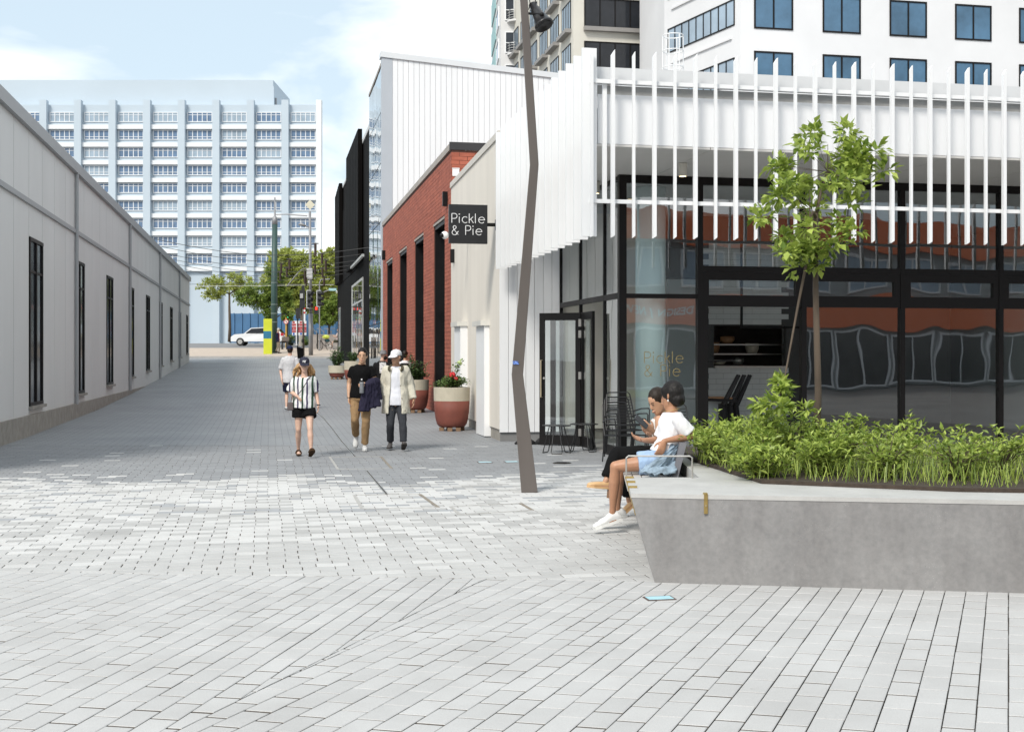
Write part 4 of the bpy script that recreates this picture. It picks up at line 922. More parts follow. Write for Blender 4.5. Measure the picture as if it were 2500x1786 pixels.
def tree(name,lab,P,blobs,n,size,lm,th,tr,group=None,lean=(0,0)):
    t=thing(name,lab,'tree',P,group); P=Vector(P); tb=MB(); top=P+Vector((lean[0],lean[1],th))
    tb.tube([P,P.lerp(top,.3)+Vector((.05*th*.2,0,0)),P.lerp(top,.7),top],[tr*1.25,tr,tr*.85,tr*.7],9); tb.build('trunk',BARK,t,smooth=True)
    lb_=MB(); pts=[]; tot=sum(r[0]*r[1]+r[0]*r[2] for _,r in blobs)
    for c,r in blobs:
        c=Vector(c); lb_.tube([top-Vector((0,0,tr)),top.lerp(c,.5)+Vector((0,0,r[2]*.1)),c,c+Vector((0,0,r[2]*.6))],[tr*.55,tr*.35,tr*.2,tr*.06],6)
        nn=int(n*(r[0]*r[1]+r[0]*r[2])/tot); ncl=max(6,nn//38)
        for _ in range(ncl):
            d=Vector((rg.gauss(0,1),rg.gauss(0,1),rg.gauss(0,1))).normalized(); k=.5+.55*rg.random(); cc=c+Vector((d.x*r[0],d.y*r[1],d.z*r[2]))*k; cr=min(r)*rg.uniform(.16,.32)
            pts+=blob(cc,(cr*1.2,cr*1.2,cr*.8),nn//ncl,rg,.1)
            lb_.tube([c,cc],[tr*.08,tr*.03],3,cap=False)
    lb_.build('limbs',BARK,t); b,cols=leaves(pts,size,rg,asp=.6); o=b.build('crown',lm,t); set_tone(o.data,cols); return t
def tree_px(name,lab,base,blobs,Y,n,size,lm,group='street trees beyond the lane',tr=.14):
    P=px(base[0],HOR,Y); P.z=gz(Y)+.1; bl=[]; zmin=min(px(x,y,Y).z for (x,y,rx,ry) in blobs)
    for (x,y,rx,ry) in blobs: 
        k=Y/FPX; bl.append((px(x,y,Y+rg.uniform(-.6,.6)),(rx*k,rx*k,ry*k)))
    cx=sum(b_[0].x for b_ in bl)/len(bl); th=max(1.2,zmin-P.z-.4)
    return tree(name,lab,P,bl,n,size,lm,th,tr,group)
tree_px('street_tree','large loose yellow green tree behind the traffic signals',(738,0),[(700,640,42,34),(745,655,40,38),(790,650,36,34),(720,700,36,32),(765,705,38,30),(800,690,30,36),(672,672,26,40),(735,745,26,16),(690,625,22,18),(810,625,18,20)],112,14000,.34,LF_TREE,tr=.22)
tree_px('street_tree','dense green tree at the foot of the green pole',(665,0),[(668,705,26,28),(690,735,26,28),(672,665,24,24),(662,755,22,24),(700,765,16,16),(640,730,26,30),(606,720,26,30)],98,8000,.24,LF_TREE2)
tree_px('street_tree','round dense street tree beside the black building end',(804,0),[(790,755,28,22),(812,760,26,24),(798,780,26,14),(778,775,18,14),(822,742,18,22)],97,8000,.22,LF_TREE2,tr=.09)
tree_px('street_tree','broad yellow green tree behind the CLOSED boards',(760,0),[(720,735,30,26),(755,745,30,24),(790,730,30,30),(815,715,20,30),(690,700,28,30),(660,690,26,34)],119,9000,.34,LF_TREE,tr=.2)
tree_px('street_tree','leafy tree far along the street past the low shopfront',(560,0),[(560,690,40,34),(520,705,36,30),(600,700,30,30)],125,3500,.3,LF_TREE)
for q,(x,y,Y,r,h,lab) in enumerate(((712,832,106,1.0,.9,'dark green bush left of the concrete sign plinth'),(747,828,106,.7,.9,'olive bush right of the concrete sign plinth'),(706,816,110,.5,1.5,'pale spiky bush behind the dark green bush'))):
    P=px(x,y,Y); P.z=gz(Y); shrub('street_bush',lab,P,r,h,700,.16,LF_DARK if q==0 else LF_TREE2,'bushes on the traffic island',16)
# pots
POTC=mat('pot_cream',(.47,.43,.34),.75,.07,6); POTR=mat('pot_red',(.19,.055,.038),.7,.12,6,fine=.05); WOODF=mat('pot_foot_wood',(.20,.12,.07),.8,.2,8)
FLR=mat('red_petal',(.50,.012,.018),.5,.2,20); FLG=mat('green_bud',(.42,.52,.22),.5,.2,20)
def pot(x,Yc,r,h,lab,plant,band=.34,group='round planters along the lane'):
    P=Vector(((x-1250)/FPX*Yc,Yc,gz(Yc))); t=thing('planter_pot',lab,'planter',P,group); z0=.075
    zb=h*(1-band)
    prof=[(r*.55,z0),(r*.72,z0+.015),(r*.82,z0+.07),(r*.89,z0+.16),(r*.955,z0+.40*h),(r*.985,z0+zb)]
    b=MB(); b.lathe(prof,P,36); b.build('lower_body',POTR,t,smooth=True)
    b=MB(); b.lathe([(r*.986,z0+zb),(r,z0+h-.02),(r*.995,z0+h),(r*.93,z0+h),(r*.92,z0+h-.08),(.02,z0+h-.08)],P,36); b.build('painted_band',POTC,t,smooth=False)
    for a in (.4,1.9,3.6,4.6,5.4): b=MB(); b.obox(P+Vector((r*.6*cos(a),r*.6*sin(a),.037)),(.05,0,0),(0,.07,0),(0,0,.037)); b.build('foot',WOODF,t)
    b=MB(); b.lathe([(r*.93,0),(.01,.02)],P+Vector((0,0,z0+h-.07)),20); b.build('soil',SOIL,t)
    tp=P+Vector((0,0,z0+h-.04)); pts=[]; st=MB(); fr=MB(); fg=MB(); lm,ht,n,size,fl=plant
    for k in range(16 if ht<.6 else 22):
        a=rg.uniform(0,2*pi); q=rg.random()**.5; tip=tp+Vector((r*1.02*q*cos(a),r*1.02*q*sin(a),ht*rg.uniform(.25,1)*(1-.35*q))); mid=tp.lerp(tip,.5)+Vector((0,0,.06)); st.tube([tp+Vector((.3*r*cos(a),.3*r*sin(a),0)),mid,tip],[.006,.005,.003],4)
        for j in range(n//20):
            f=rg.random(); p=tp.lerp(mid,f*2) if f<.5 else mid.lerp(tip,f*2-1); pts.append((p+Vector((rg.gauss(0,.05),rg.gauss(0,.05),rg.gauss(0,.03))),Vector((rg.gauss(0,1),rg.gauss(0,1),.3))))
    for (dx,dz,rad,kind) in fl:
        p=tp+Vector((dx,-r*.45,dz)); tgt=fr if kind=='r' else fg
        for j in range(10): 
            d=Vector((rg.gauss(0,1),rg.gauss(0,1),rg.gauss(0,1))).normalized(); tgt.ball(p+d*rad*.45,rad*.55,n=6,m=4)
        st.tube([tp,p],.004,4)
        for j in range(26): pts.append((tp.lerp(p,.3+.7*rg.random())+Vector((rg.gauss(0,.05),rg.gauss(0,.05),0)),Vector((rg.gauss(0,1),rg.gauss(0,1),.2))))
    b,cols=leaves(pts,size,rg,asp=.55); o=b.build('foliage',lm,t); set_tone(o.data,cols); st.build('stem',BARK,t)
    if fr.v: fr.build('red_flower',FLR,t,smooth=True)
    if fg.v: fg.build('pale_flower',FLG,t,smooth=True)
LF_POT=leaf_mat('pot_rose_leaf',(.05,.10,.025),(.20,.30,.08),.25)
pot(1103,26.0,.385,.84,'nearest round red and cream planter with a red rose by the cream wall',(LF_POT,.34,1300,.075,[(.02,.30,.075,'r'),(.10,.22,.05,'r'),(.17,.55,.06,'g'),(.20,.62,.02,'g'),(.10,.5,.02,'g')]))
pot(1012,32.8,.385,.80,'round red and cream planter behind the man in the cream jacket',(LF_ROSE,.85,1700,.075,[(-.2,.33,.05,'r'),(-.12,.12,.06,'r')]))
pot(862,51,.37,.80,'farther round planter half hidden behind the man in black',(LF_ROSE,.55,900,.09,[]),.45)
pot(823,53.9,.385,.52,'low wide cream planter with a dark bush nearest the street',(LF_ROSE,1.05,1500,.09,[]),.62)
# sapling in the planter, mostly outside the picture to the right
tree('planter_sapling','slim leafy sapling in the concrete planter at the side',(2.62,10.6,BTOP),[((2.52,10.4,2.75),(.48,.4,.42)),((2.75,10.7,3.2),(.5,.45,.4)),((2.25,10.3,1.22),(.22,.3,.2))],2600,.085,LF_BUSH,2.2,.03)

# ================================================================== street furniture at the lane end
YS_=84.5
def bp(x,y,Y): q=px(x,y,Y); return q
GREENP=mat('green_pole_paint',(.035,.075,.068),.5,.1,2); SIGB=mat('signal_black',(.012,.012,.013),.5,.1,3); LIME=mat('lime_sign',(.55,.60,.03),.5,.05,2)
def rod(b,x0,y0,x1,y1,Y,r,n=8): b.tube([px(x0,y0,Y),px(x1,y1,Y)],r,n)
Y=87.0; P=px(669.5,HOR,Y); P.z=gz(Y)
t=thing('tram_pole','thick dark green overhead line pole with grey top','pole',P)
b=MB(); b.tube([P,px(669.5,700,Y),px(671,548,Y)],[.235,.22,.19],16); b.build('shaft',GREENP,t,smooth=True)
b=MB(); b.tube([px(671,548,Y),px(671,530,Y),px(671,528,Y),px(671,482,Y)],[.20,.16,.07,.05],10); b.build('mast',GALV,t,smooth=True)
b=MB(); rod(b,671,524,700,523,Y,.035); rod(b,700,523,750,527,Y,.04); b.build('bracket_arm',GALV,t)
for yy in (690,743,765,786): b=MB(); q=px(669.8,yy,Y); b.lathe([(.24,-.03),(.24,.03)],q,16); b.build('band',mat('pole_band',(.16,.2,.19),.5,.1,3),t)
Y=84.0; P=px(759,HOR,Y); P.z=gz(Y)+.12
t=thing('lamp_pole','tall grey lamp pole with a diamond sign on top','pole',P)
b=MB(); b.tube([P,px(758.5,765,Y)],.15,12); b.tube([px(758.5,765,Y),px(756.5,516,Y)],[.105,.085],12); b.build('shaft',GALV,t,smooth=True)
b=MB(); q=px(757,500,Y); b.obox(q,(.17,0,.17),(0,.02,0),(-.17,0,.17)); b.build('diamond_sign',mat('diamond_cream',(.62,.58,.45),.5,.05,2),t)
b=MB(); b.tube([px(755,556,Y),px(745,551,Y)],.04,8); b.tube([px(746,552,Y),px(735,547,Y),px(729,548.5,Y)],[.07,.12,.06],8); b.build('lamp_head',GALV,t,smooth=True)
b=MB(); q=px(756,668,Y); b.obox(q,(.19,0,0),(0,.12,0),(0,0,.36)); b.obox(q+Vector((-.05,0,-.55)),(.06,0,0),(0,.1,0),(0,0,.1)); b.build('cabinet',mat('pole_cabinet',(.5,.5,.5),.5,.05,2),t)
b=MB()
for k in range(13): a=k/12; b.tube([px(751-22*a-25*a*a*.9,657-6*sin(a*pi)+a*a*34,Y),px(751-22*(a+.083)-25*(a+.083)**2*.9,657-6*sin((a+.083)*pi)+(a+.083)**2*34,Y)],.03,5)
b.build('curved_arm',GALV,t)
Y=82.9; P=px(741,HOR,Y); P.z=gz(Y)+.12
t=thing('traffic_signal','traffic signal post with black three lamp heads turned down the street','traffic light',P)
b=MB(); b.tube([P,px(740,705,Y)],[.075,.06],10); b.build('post',mat('signal_post',(.09,.075,.065),.5,.1,3),t,smooth=True)
def head(x0,x1,y0,y1,Yh,n=3):
    c=(px(x0,y0,Yh)+px(x1,y1,Yh))/2; hx=abs(px(x1,0,Yh).x-px(x0,0,Yh).x)/2; hz=abs(px(0,y1,Yh).z-px(0,y0,Yh).z)/2
    b=MB(); b.obox(c,(hx*.42,0,0),(0,.06,0),(0,0,hz)); h=b.build('signal_head',SIGB,t)
    b=MB()
    for (dx,dz,wx,wz) in ((-hx*.46,0,.018,hz),(0,hz,hx*.44,.018),(0,-hz,hx*.44,.018)): b.obox(c+Vector((dx,-.03,dz)),(wx,0,0),(0,.045,0),(0,0,wz))
    b.build('white_border',WHITE,h)
    for k in range(n):
        z=hz*(1-2*(k+.5)/n); b=MB(); b.tube([c+Vector((0,-.06,z)),c+Vector((hx*.95,-.22,z-.02))],[hz*.26,hz*.24],10,cap=True); b.build('visor',SIGB,h)
head(744,764,709,752,Y-.05); head(768,790,709,748,Y-.05)
b=MB(); b.obox((px(738,730,Y)),(.16,0,0),(0,.14,0),(0,0,.6)); b.obox(px(740,704,Y),(.09,0,0),(0,.1,0),(0,0,.2)); b.build('back_head',SIGB,t)
b=MB(); b.obox(px(736.5,722,Y-.2),(.1,0,0),(0,.06,0),(0,0,.16)); b.build('detector_box',mat('grey_box',(.4,.4,.4),.5,.05,2),t)
b=MB(); b.obox(px(772,757,Y),(.13,0,0),(0,.08,0),(0,0,.26)); pb=b.build('walk_head',SIGB,t)
b=MB(); b.obox(px(772,753,Y-.1),(.055,0,0),(0,.01,0),(0,0,.09)); b.build('red_lamp',emit('red_signal','FF2A12',2.5),pb)
b=MB(); b.tube([px(774,757,Y),px(763,757,Y),px(741,757,Y)],.03,6); b.tube([px(740,712,Y),px(780,715,Y)],.03,6); b.build('arm',SIGB,t)
for k in range(4): b=MB(); b.obox(px(743.5,753+5*k,Y-.1),(.055,0,0),(0,.01,0),(0,0,.068)); b.build('stripe_plate',mat('plate_red',(.5,.03,.03),.5,.05,2) if k%2==0 else WHITE,t)
b=MB(); b.obox(px(743.5,778,Y-.1),(.055,0,0),(0,.01,0),(0,0,.21)); b.build('notice_plate',WHITE,t)
b=MB(); b.lathe([(.09,-.12),(.1,0),(.09,.12)],px(739.5,832,Y),10); b.build('push_button',SIGB,t)
# flag-shaped black board by the post
q0,q1,q2,q3=px(724,846,81.5),px(741,850,81.8),px(741,880,81.8),px(727,880,81.5)
b=MB(); b.hull([q3,q2,q1,q0],[p+Vector((0,.05,0)) for p in (q3,q2,q1,q0)]); tag(b.build('black_board',BLACK),'tilted black board standing by the signal post behind the woman in stripes','board')
# signal beyond: green lamp, turn sign
Y=96.5; P=px(699,HOR,Y); P.z=gz(Y); t=thing('turn_sign','no left turn sign on a yellow post beside the green pole','sign',P)
b=MB(); b.tube([P,px(698.5,775,Y)],.07,8); b.build('post',mat('yellow_post',(.45,.27,.05),.6,.1,3),t)
q=px(698.5,785,Y-.1); b=MB(); b.tube([q,q+Vector((0,-.02,0))],.17,20); b.build('disc',mat('sign_disc',(.68,.66,.62),.5,.03,2),t)
b=MB(); b.tube([q+Vector((.17*cos(a),-.03,.17*sin(a))) for a in [2*pi*k/20 for k in range(20)]],.022,5,close=True); b.tube([q+Vector((-.11,-.035,.1)),q+Vector((.11,-.035,-.1))],.014,5); b.build('red_ring',mat('plate_red',(.5,.03,.03)),t)
b=MB(); b.tube([q+Vector((.05,-.028,-.09)),q+Vector((.05,-.028,.02)),q+Vector((-.08,-.028,.03))],.016,5); b.build('arrow',SIGB,t)
Y=99; P=px(702,HOR,Y); P.z=gz(Y); t=thing('far_signal','far traffic signal showing green above the turn sign','traffic light',P)
b=MB(); b.tube([P,px(703,765,Y)],.06,8); b.build('post',SIGB,t); b=MB(); b.obox(px(702,770,Y),(.13,0,0),(0,.1,0),(0,0,.34)); hh=b.build('signal_head',SIGB,t)
b=MB(); b.ball(px(701,773.5,Y-.14),.095,.03,.095); b.build('green_lamp',emit('green_signal','20FFC0',2.0),hh); b=MB(); b.obox(px(711,772,Y),(.17,0,0),(0,.02,0),(0,0,.055)); b.build('name_plate',WHITE,t)
Y=98; P=px(727,HOR,Y); P.z=gz(Y); t=thing('back_signal','black signal head seen from behind in front of the tree','traffic light',P); b=MB(); b.obox(px(728,765,Y),(.17,0,0),(0,.12,0),(0,0,.42)); b.build('signal_head',SIGB,t); b=MB(); b.tube([P,px(727,776,Y)],.05,8); b.build('post',SIGB,t)
# CLOSED boards
Y=103; RED=mat('closed_red',(.42,.025,.03),.5,.06,2); P=px(731,HOR,Y); P.z=gz(Y)
for q,(xa,xb) in enumerate(((713,730.4),(730.8,748))):
    c=px((xa+xb)/2,800,Y); hw=(xb-xa)/2*Y/FPX; t=thing('closed_sign','red and white CLOSED notice board, '+('the one behind the thin white post' if q==0 else 'the one behind the signal post'),'sign',(c.x,c.y,gz(Y)),'closed notice boards')
    b=MB(); z0,z1=px(0,818,Y).z,px(0,783,Y).z; b.obox((c.x,c.y,(z0+z1)/2),(hw,0,0),(0,.02,0),(0,0,(z1-z0)/2)); b.build('board',WHITE,t)
    b=MB(); za1,zb1=px(0,811,Y).z,px(0,790,Y).z; b.obox((c.x,c.y-.03,(za1+zb1)/2),(hw*.99,0,0),(0,.005,0),(0,0,(zb1-za1)/2)); b.build('red_field',RED,t)
    b=MB(); b.obox((c.x-hw*.55,c.y-.03,px(0,786.5,Y).z),(hw*.35,0,0),(0,.004,0),(0,0,.07)); b.build('red_logo',RED,t)
    b=MB(); b.obox((c.x-hw*.5,c.y-.03,px(0,814.5,Y).z),(hw*.25,0,0),(0,.004,0),(0,0,.09)); b.build('blue_tile',mat('sign_blue',(.04,.12,.45),.5,.05,2),t)
    text_part('CLOSED',.17,WHITE,t,(c.x,c.y-.04,px(0,796,Y).z),(pi/2,0,0),.004)
    for k,(tx,yy) in enumerate((('Store now',801.5),('relocated to',804.5),('new premises',807.5))): text_part(tx,.10,WHITE,t,(c.x,c.y-.04,px(0,yy,Y).z),(pi/2,0,0))
    b=MB(); b.tube([(c.x,c.y+.05,gz(Y)),(c.x,c.y+.05,z0+.1)],.04,6); b.build('post',GALV,t)
Y=104; b=MB(); a,c=px(729.5,836,Y),px(738.5,811,Y); b.box(a.x,c.x,Y,Y+.4,gz(Y),c.z); b.box(a.x-.05,c.x+.05,Y-.05,Y+.45,gz(Y),gz(Y)+.08); tag(b.build('sign_plinth',mat('cream_plinth',(.55,.50,.42),.7,.05,2)),'cream concrete plinth under the CLOSED boards','plinth')
Y=97; b=MB(); b.tube([px(724,841,Y),px(724,783,Y)],.035,6); b.lathe([(.09,-.03),(.09,.02)],px(724,841,Y),8); tag(b.build('white_post',WHITE),'thin white post in front of the CLOSED boards','post')
Y=85.5; a,c=px(655.5,859,Y),px(663.5,778,Y); t=thing('wayfinding_sign','lime green and blue wayfinding pillar beside the green pole','sign',(a.x,Y,gz(Y)))
b=MB(); b.box(a.x-.35,c.x,Y,Y+.15,gz(Y)+.1,c.z); b.build('panel',LIME,t); b=MB(); b.box(a.x-.352,c.x-.03,Y-.006,Y-.001,px(0,826,Y).z,px(0,808,Y).z); b.build('blue_panel',mat('sign_teal',(.02,.16,.28),.5,.1,3),t)
# concrete box seat, railings, blue hoarding
Y=93; a,c=px(763,851,Y),px(779,818,Y); b=MB(); b.box(a.x,c.x+1.3,Y,Y+.9,gz(Y)+.1,c.z); b.box(a.x-.03,c.x+1.33,Y-.03,Y+.93,c.z+.001,c.z+.06); tag(b.build('concrete_box',mat('box_concrete',(.33,.30,.28),.8,.12,2)),'brown grey concrete box beside the lamp pole','box')
b=MB(); b.tube([px(775,851,92.6),px(775,814,92.6)],.05,8); b.ball(px(775,814,92.6),.06); tag(b.build('bollard',SIGB),'thin black bollard in front of the concrete box','bollard')
Y=125; b=MB(); b.box(px(560,0,Y).x,px(835,0,Y).x,Y,Y+.3,gz(Y),px(0,765,Y).z)
for k in range(14): xx=px(570+19*k,0,Y).x; b.box(xx,xx+.12,Y-.12,Y-.001,gz(Y),px(0,764,Y).z)
tag(b.build('blue_hoarding',mat('hoarding_blue',(.06,.16,.31),.6,.12,.6)),'long blue hoarding behind the street trees','hoarding')
Y=100; t=thing('handrail','galvanised zigzag handrail behind the bicycle','handrail',px(790,840,Y))
for k in range(6):
    b=MB(); x=764+9*k; b.tube([px(x,838,Y),px(x,800+(k%2)*6,Y)],.035,6); b.tube([px(x,802,Y),px(x+9,802 if k%2 else 812,Y)],.03,6); b.tube([px(x,818,Y),px(x+9,818,Y)],.02,6); b.build('rail',GALV,t)
# street bench behind the walker
Y=92; a=px(685.5,852,Y); t=thing('slatted_bench','dark slatted street bench beside the walking woman in navy','bench',(a.x,Y,gz(Y)))
SB=mat('seat_timber',(.13,.105,.09),.7,.2,4); z=gz(Y)+.12
for k in range(4): b=MB(); b.box(a.x,a.x+.5,Y+.12*k,Y+.12*k+.1,z+.62,z+.67); b.build('slat',SB,t)
for dx in (.03,.38): b=MB(); b.box(a.x+dx,a.x+dx+.09,Y+.05,Y+.42,z,z+.618); b.build('leg',SIGB,t)
b=MB(); b.box(a.x-.02,a.x+.52,Y+.5,Y+.55,z+.5,z+.95); b.build('backrest',SB,t)
# bicycle
def bicycle():
    Y=91.0; c=px(792,851,Y); c.z=gz(Y)+.12; t=thing('bicycle','black bicycle with a lime cover over its saddle','bicycle',c)
    d=Vector((-.55,-.83,0)).normalized(); R=.34; BK_=mat('tyre_black',(.015,.015,.015),.8,.1,5)
    for k,(off,nm) in enumerate(((-.5,'wheel'),(.5,'wheel'))):
        wc=c+d*off+Vector((0,0,R)); b=MB(); b.tube([wc+d*(R*cos(a))+Vector((0,0,R*sin(a))) for a in [2*pi*j/24 for j in range(24)]],.022,6,close=True); w=b.build('wheel',BK_,t)
        b=MB()
        for j in range(8): a=pi*j/8; b.tube([wc+d*(R*cos(a))+Vector((0,0,R*sin(a))),wc-d*(R*cos(a))-Vector((0,0,R*sin(a)))],.004,4)
        b.build('spokes',STEEL,w)
    p=lambda a,z:c+d*a+Vector((0,0,z)); b=MB()
    for q in ([p(.5,R),p(.36,.85),p(.34,1.0)],[p(.36,.80),p(-.14,.72)],[p(.36,.72),p(-.05,.30)],[p(-.05,.30),p(-.16,.92)],[p(-.05,.30),p(-.5,R)],[p(-.5,R),p(-.14,.72)]): b.tube(q,.018,6)
    b.build('frame',SIGB,t); s=d.cross(Vector((0,0,1))); b=MB(); b.tube([p(.30,1.02)+s*.3,p(.36,1.04),p(.30,1.02)-s*.3],.015,6); b.build('handlebar',SIGB,t)
    b=MB(); b.ball(p(-.17,.98),.28,.2,.15,12,8); b.build('saddle_cover',mat('lime_cover',(.60,.68,.10),.6,.1,6),t,smooth=True); b=MB(); b.ball(p(-.3,.72),.2,.16,.14); b.build('bag',mat('bag_teal',(.02,.08,.10),.7,.1,4),t,smooth=True)
bicycle()
# parked white car behind the pole
def car():
    Y=105.0; xr=px(697,0,Y).x; g=gz(Y)+.004; c=Vector((xr-2.3,Y,g)); t=thing('parked_car','white car with red tail light half hidden behind the green pole','car',c)
    prof=[(-2.2,.35),(-2.2,.75),(-1.9,.95),(-1.1,1.02),(-.5,1.5),(.9,1.58),(1.75,1.45),(2.15,1.0),(2.25,.8),(2.2,.35)]
    b=MB(); k=.86
    b.rings([[c+Vector((x,s*k*.9*(1-.14*max(0,z-.95)),z)) for x,z in prof] for s in (-1,-.97,.97,1)]); b.build('body',mat('car_white',(.75,.76,.77),.2,.03,1),t)
    for s in (-1,1):
        b=MB(); b.add([c+Vector((x,s*(.80-.12*max(0,z-.95)),z)) for x,z in ((-.95,1.05),(-.45,1.44),(.85,1.51),(1.6,1.38),(1.85,1.06))],[(0,1,2,3,4) if s>0 else (4,3,2,1,0)]); b.build('side_window',BLKG,t)
        for x in (-1.4,1.4):
            wc=c+Vector((x,s*.74,.33)); b=MB(); b.tube([wc,wc+Vector((0,s*.1,0))],.33,18); w=b.build('wheel',mat('tyre_black',(.015,.015,.015)),t); b=MB(); b.tube([wc+Vector((0,s*.1,0)),wc+Vector((0,s*.115,0))],.2,14); b.build('rim',STEEL,w)
        b=MB(); b.obox(c+Vector((2.15,s*.62,.95)),(.12,0,0),(0,.17,0),(0,0,.12)); b.build('tail_light',mat('tail_red',(.45,.02,.03),.3,.05,3),t)
    b=MB(); b.add([c+Vector((1.80,-.62,1.43)),c+Vector((1.80,.62,1.43)),c+Vector((2.17,.68,1.03)),c+Vector((2.17,-.68,1.03))],[(0,1,2,3),(3,2,1,0)]); b.build('rear_window',BLKG,t)
car()
# cables with hanging tubes over the lane
ends=[(902,603.7),(887,619.6),(874,635),(862.5,646.5),(852.6,657.2),(838,668)]
CABM=mat('cable_grey',(.06,.06,.06),.6,.1,3); TUBM=mat('tube_rust',(.045,.026,.02),.7,.2,6)
cabs=[]
ordn=['nearest','second','third','fourth','fifth','farthest']
for q,(x,y) in enumerate(ends):
    t0=t_at(x,S_B-.1); A=L(S_B-.1,t0); A.z=CAMH+(HOR-y)/FPX*A.y; Bq=L(SLB+.0,t0+.3*q); Bq.z=min(A.z+.35,6.2) if False else A.z+.2
    cabs.append((A,Bq)); pts=[A.lerp(Bq,k/16)-Vector((0,0,.5*sin(pi*k/16)**1)) for k in range(17)]
    b=MB(); b.tube(pts,.016,4); tag(b.build('catenary_cable',CABM),f'thin cable strung across the lane, {ordn[q]} of the six from the plaza','cable','cables across the lane')
    m=MB(); 
tb=[(672,140,310),(763,275,415),(815,365,510),(318,350,495),(205,410,535),(282,465,590),(192,520,630),(667,425,560),(770,470,600),(792,590,710),(527,510,680),(545,600,720)]
ci=[0,1,2,1,2,3,4,2,3,4,4,5]
for q,(x,y0,y1) in enumerate(tb):
    X_=650+x*.17857; A,Bq=cabs[ci[q]]; k=(X_-1250)/FPX; f=(A.x-k*A.y)/((A.x-Bq.x)-k*(A.y-Bq.y)); f=min(max(f,.02),.98); C=A.lerp(Bq,f); zc=C.z-.5*sin(pi*f)
    h=(y1-y0)*.17857/FPX*C.y; ztop_=CAMH+(HOR-(570+y0*.17857))/FPX*C.y
    t=thing('hanging_tube',f'dark rust hanging tube over the lane, number {["one","two","three","four","five","six","seven","eight","nine","ten","eleven","twelve"][q]} of twelve','tube lamp',(C.x,C.y,ztop_-h),'rust tubes hanging over the lane')
    rk=sorted(r_[0] for r_ in tb).index(x); t['label']=f'dark rust hanging tube over the lane, {["first","second","third","fourth","fifth","sixth","seventh","eighth","ninth","tenth","eleventh","last"][rk]} of twelve counted from the green pole'
    b=MB(); b.tube([(C.x,C.y,ztop_-h),(C.x,C.y,ztop_)],.055,8); b.build('tube',TUBM,t); b=MB(); b.obox((C.x,C.y,ztop_+.01),(.13,0,0),(0,.03,0),(0,0,.02)); b.tube([(C.x,C.y,ztop_),(C.x,C.y,max(zc,ztop_+.05))],.008,4); b.build('clamp',CABM,t)
for q,(y,Yw) in enumerate(((697,90),(692,92))):
    b=MB(); b.tube([px(300,y+3,Yw),px(650,y,Yw),px(815,y-2+4*q,Yw)],.02,4); tag(b.build('tram_wire',mat('wire_pale',(.5,.5,.5),.5,.1,3) if q==0 else CABM),['pale overhead wire crossing the street in front of the trees','dark overhead wire crossing the street just above the pale one'][q],'cable')
# swan-neck lamp and street name arm by the black building
Y=90; t=thing('signal_mast','curved grey signal mast with a blue street name plate','pole',px(790,HOR,Y))
b=MB(); b.tube([px(780,860,Y),px(780,690,Y),px(784,682,Y),px(794,682,Y),px(805,681,Y)],.045,6); b.build('mast',GALV,t); b=MB(); b.tube([px(780,722,Y),px(792,712,Y),px(804,707.5,Y)],.04,6); b.build('arm',GALV,t)
b=MB(); b.obox(px(812,706.5,Y),(.28,0,0),(0,.02,0),(0,0,.09)); b.build('name_plate',mat('name_plate_teal',(.32,.52,.54),.5,.05,2),t)
bc=px(843.5,668,74); b=MB(); b.ball(bc,.12); b.tube([bc,bc+Vector((.5,0,.05))],.04,6); tag(b.build('globe_camera',WHITE,None,smooth=True),'white globe camera under the black slat screen','camera')

# ================================================================== people
def skin(name,c):
    g=G(name); p=g.pos(); cc=g.ramp(g.noise(14,3,.5,p),[(.3,tuple(x*.9 for x in c)+(1,)),(.7,tuple(min(1,x*1.08) for x in c)+(1,))]); g.l(cc,g.b.inputs['Base Color']); g.b.inputs['Roughness'].default_value=.5
    g.b.inputs['Subsurface Weight'].default_value=.08; g.b.inputs['Subsurface Radius'].default_value=(.01,.004,.002); return g.m
SK1=skin('skin_light',(.64,.42,.32)); SK2=skin('skin_tan',(.48,.27,.17)); SK3=skin('skin_brown',(.40,.205,.12)); SK4=skin('skin_warm',(.56,.34,.22))
def cloth(name,c,var=.08,rough=.85): return mat(name,c,rough,var,18,.12,300,spec=.1)
HAIRB=mat('black_hair',(.009,.0075,.007),.5,.4,30,.4,90,stretch=(3,3,.4),spec=.25); HAIRD=mat('dark_brown_hair',(.02,.013,.009),.5,.4,30,.4,90,stretch=(3,3,.4),spec=.25); HAIRL=mat('blonde_hair',(.42,.25,.11),.5,.45,30,.7,90,stretch=(3,3,.5)); HAIRG=mat('grey_hair',(.5,.48,.44),.6,.2,30,.4,60)
EYEW=mat('eye_dark',(.02,.015,.012),.25,.1,3); LIP=mat('lip_rose',(.34,.12,.10),.5,.1,8)
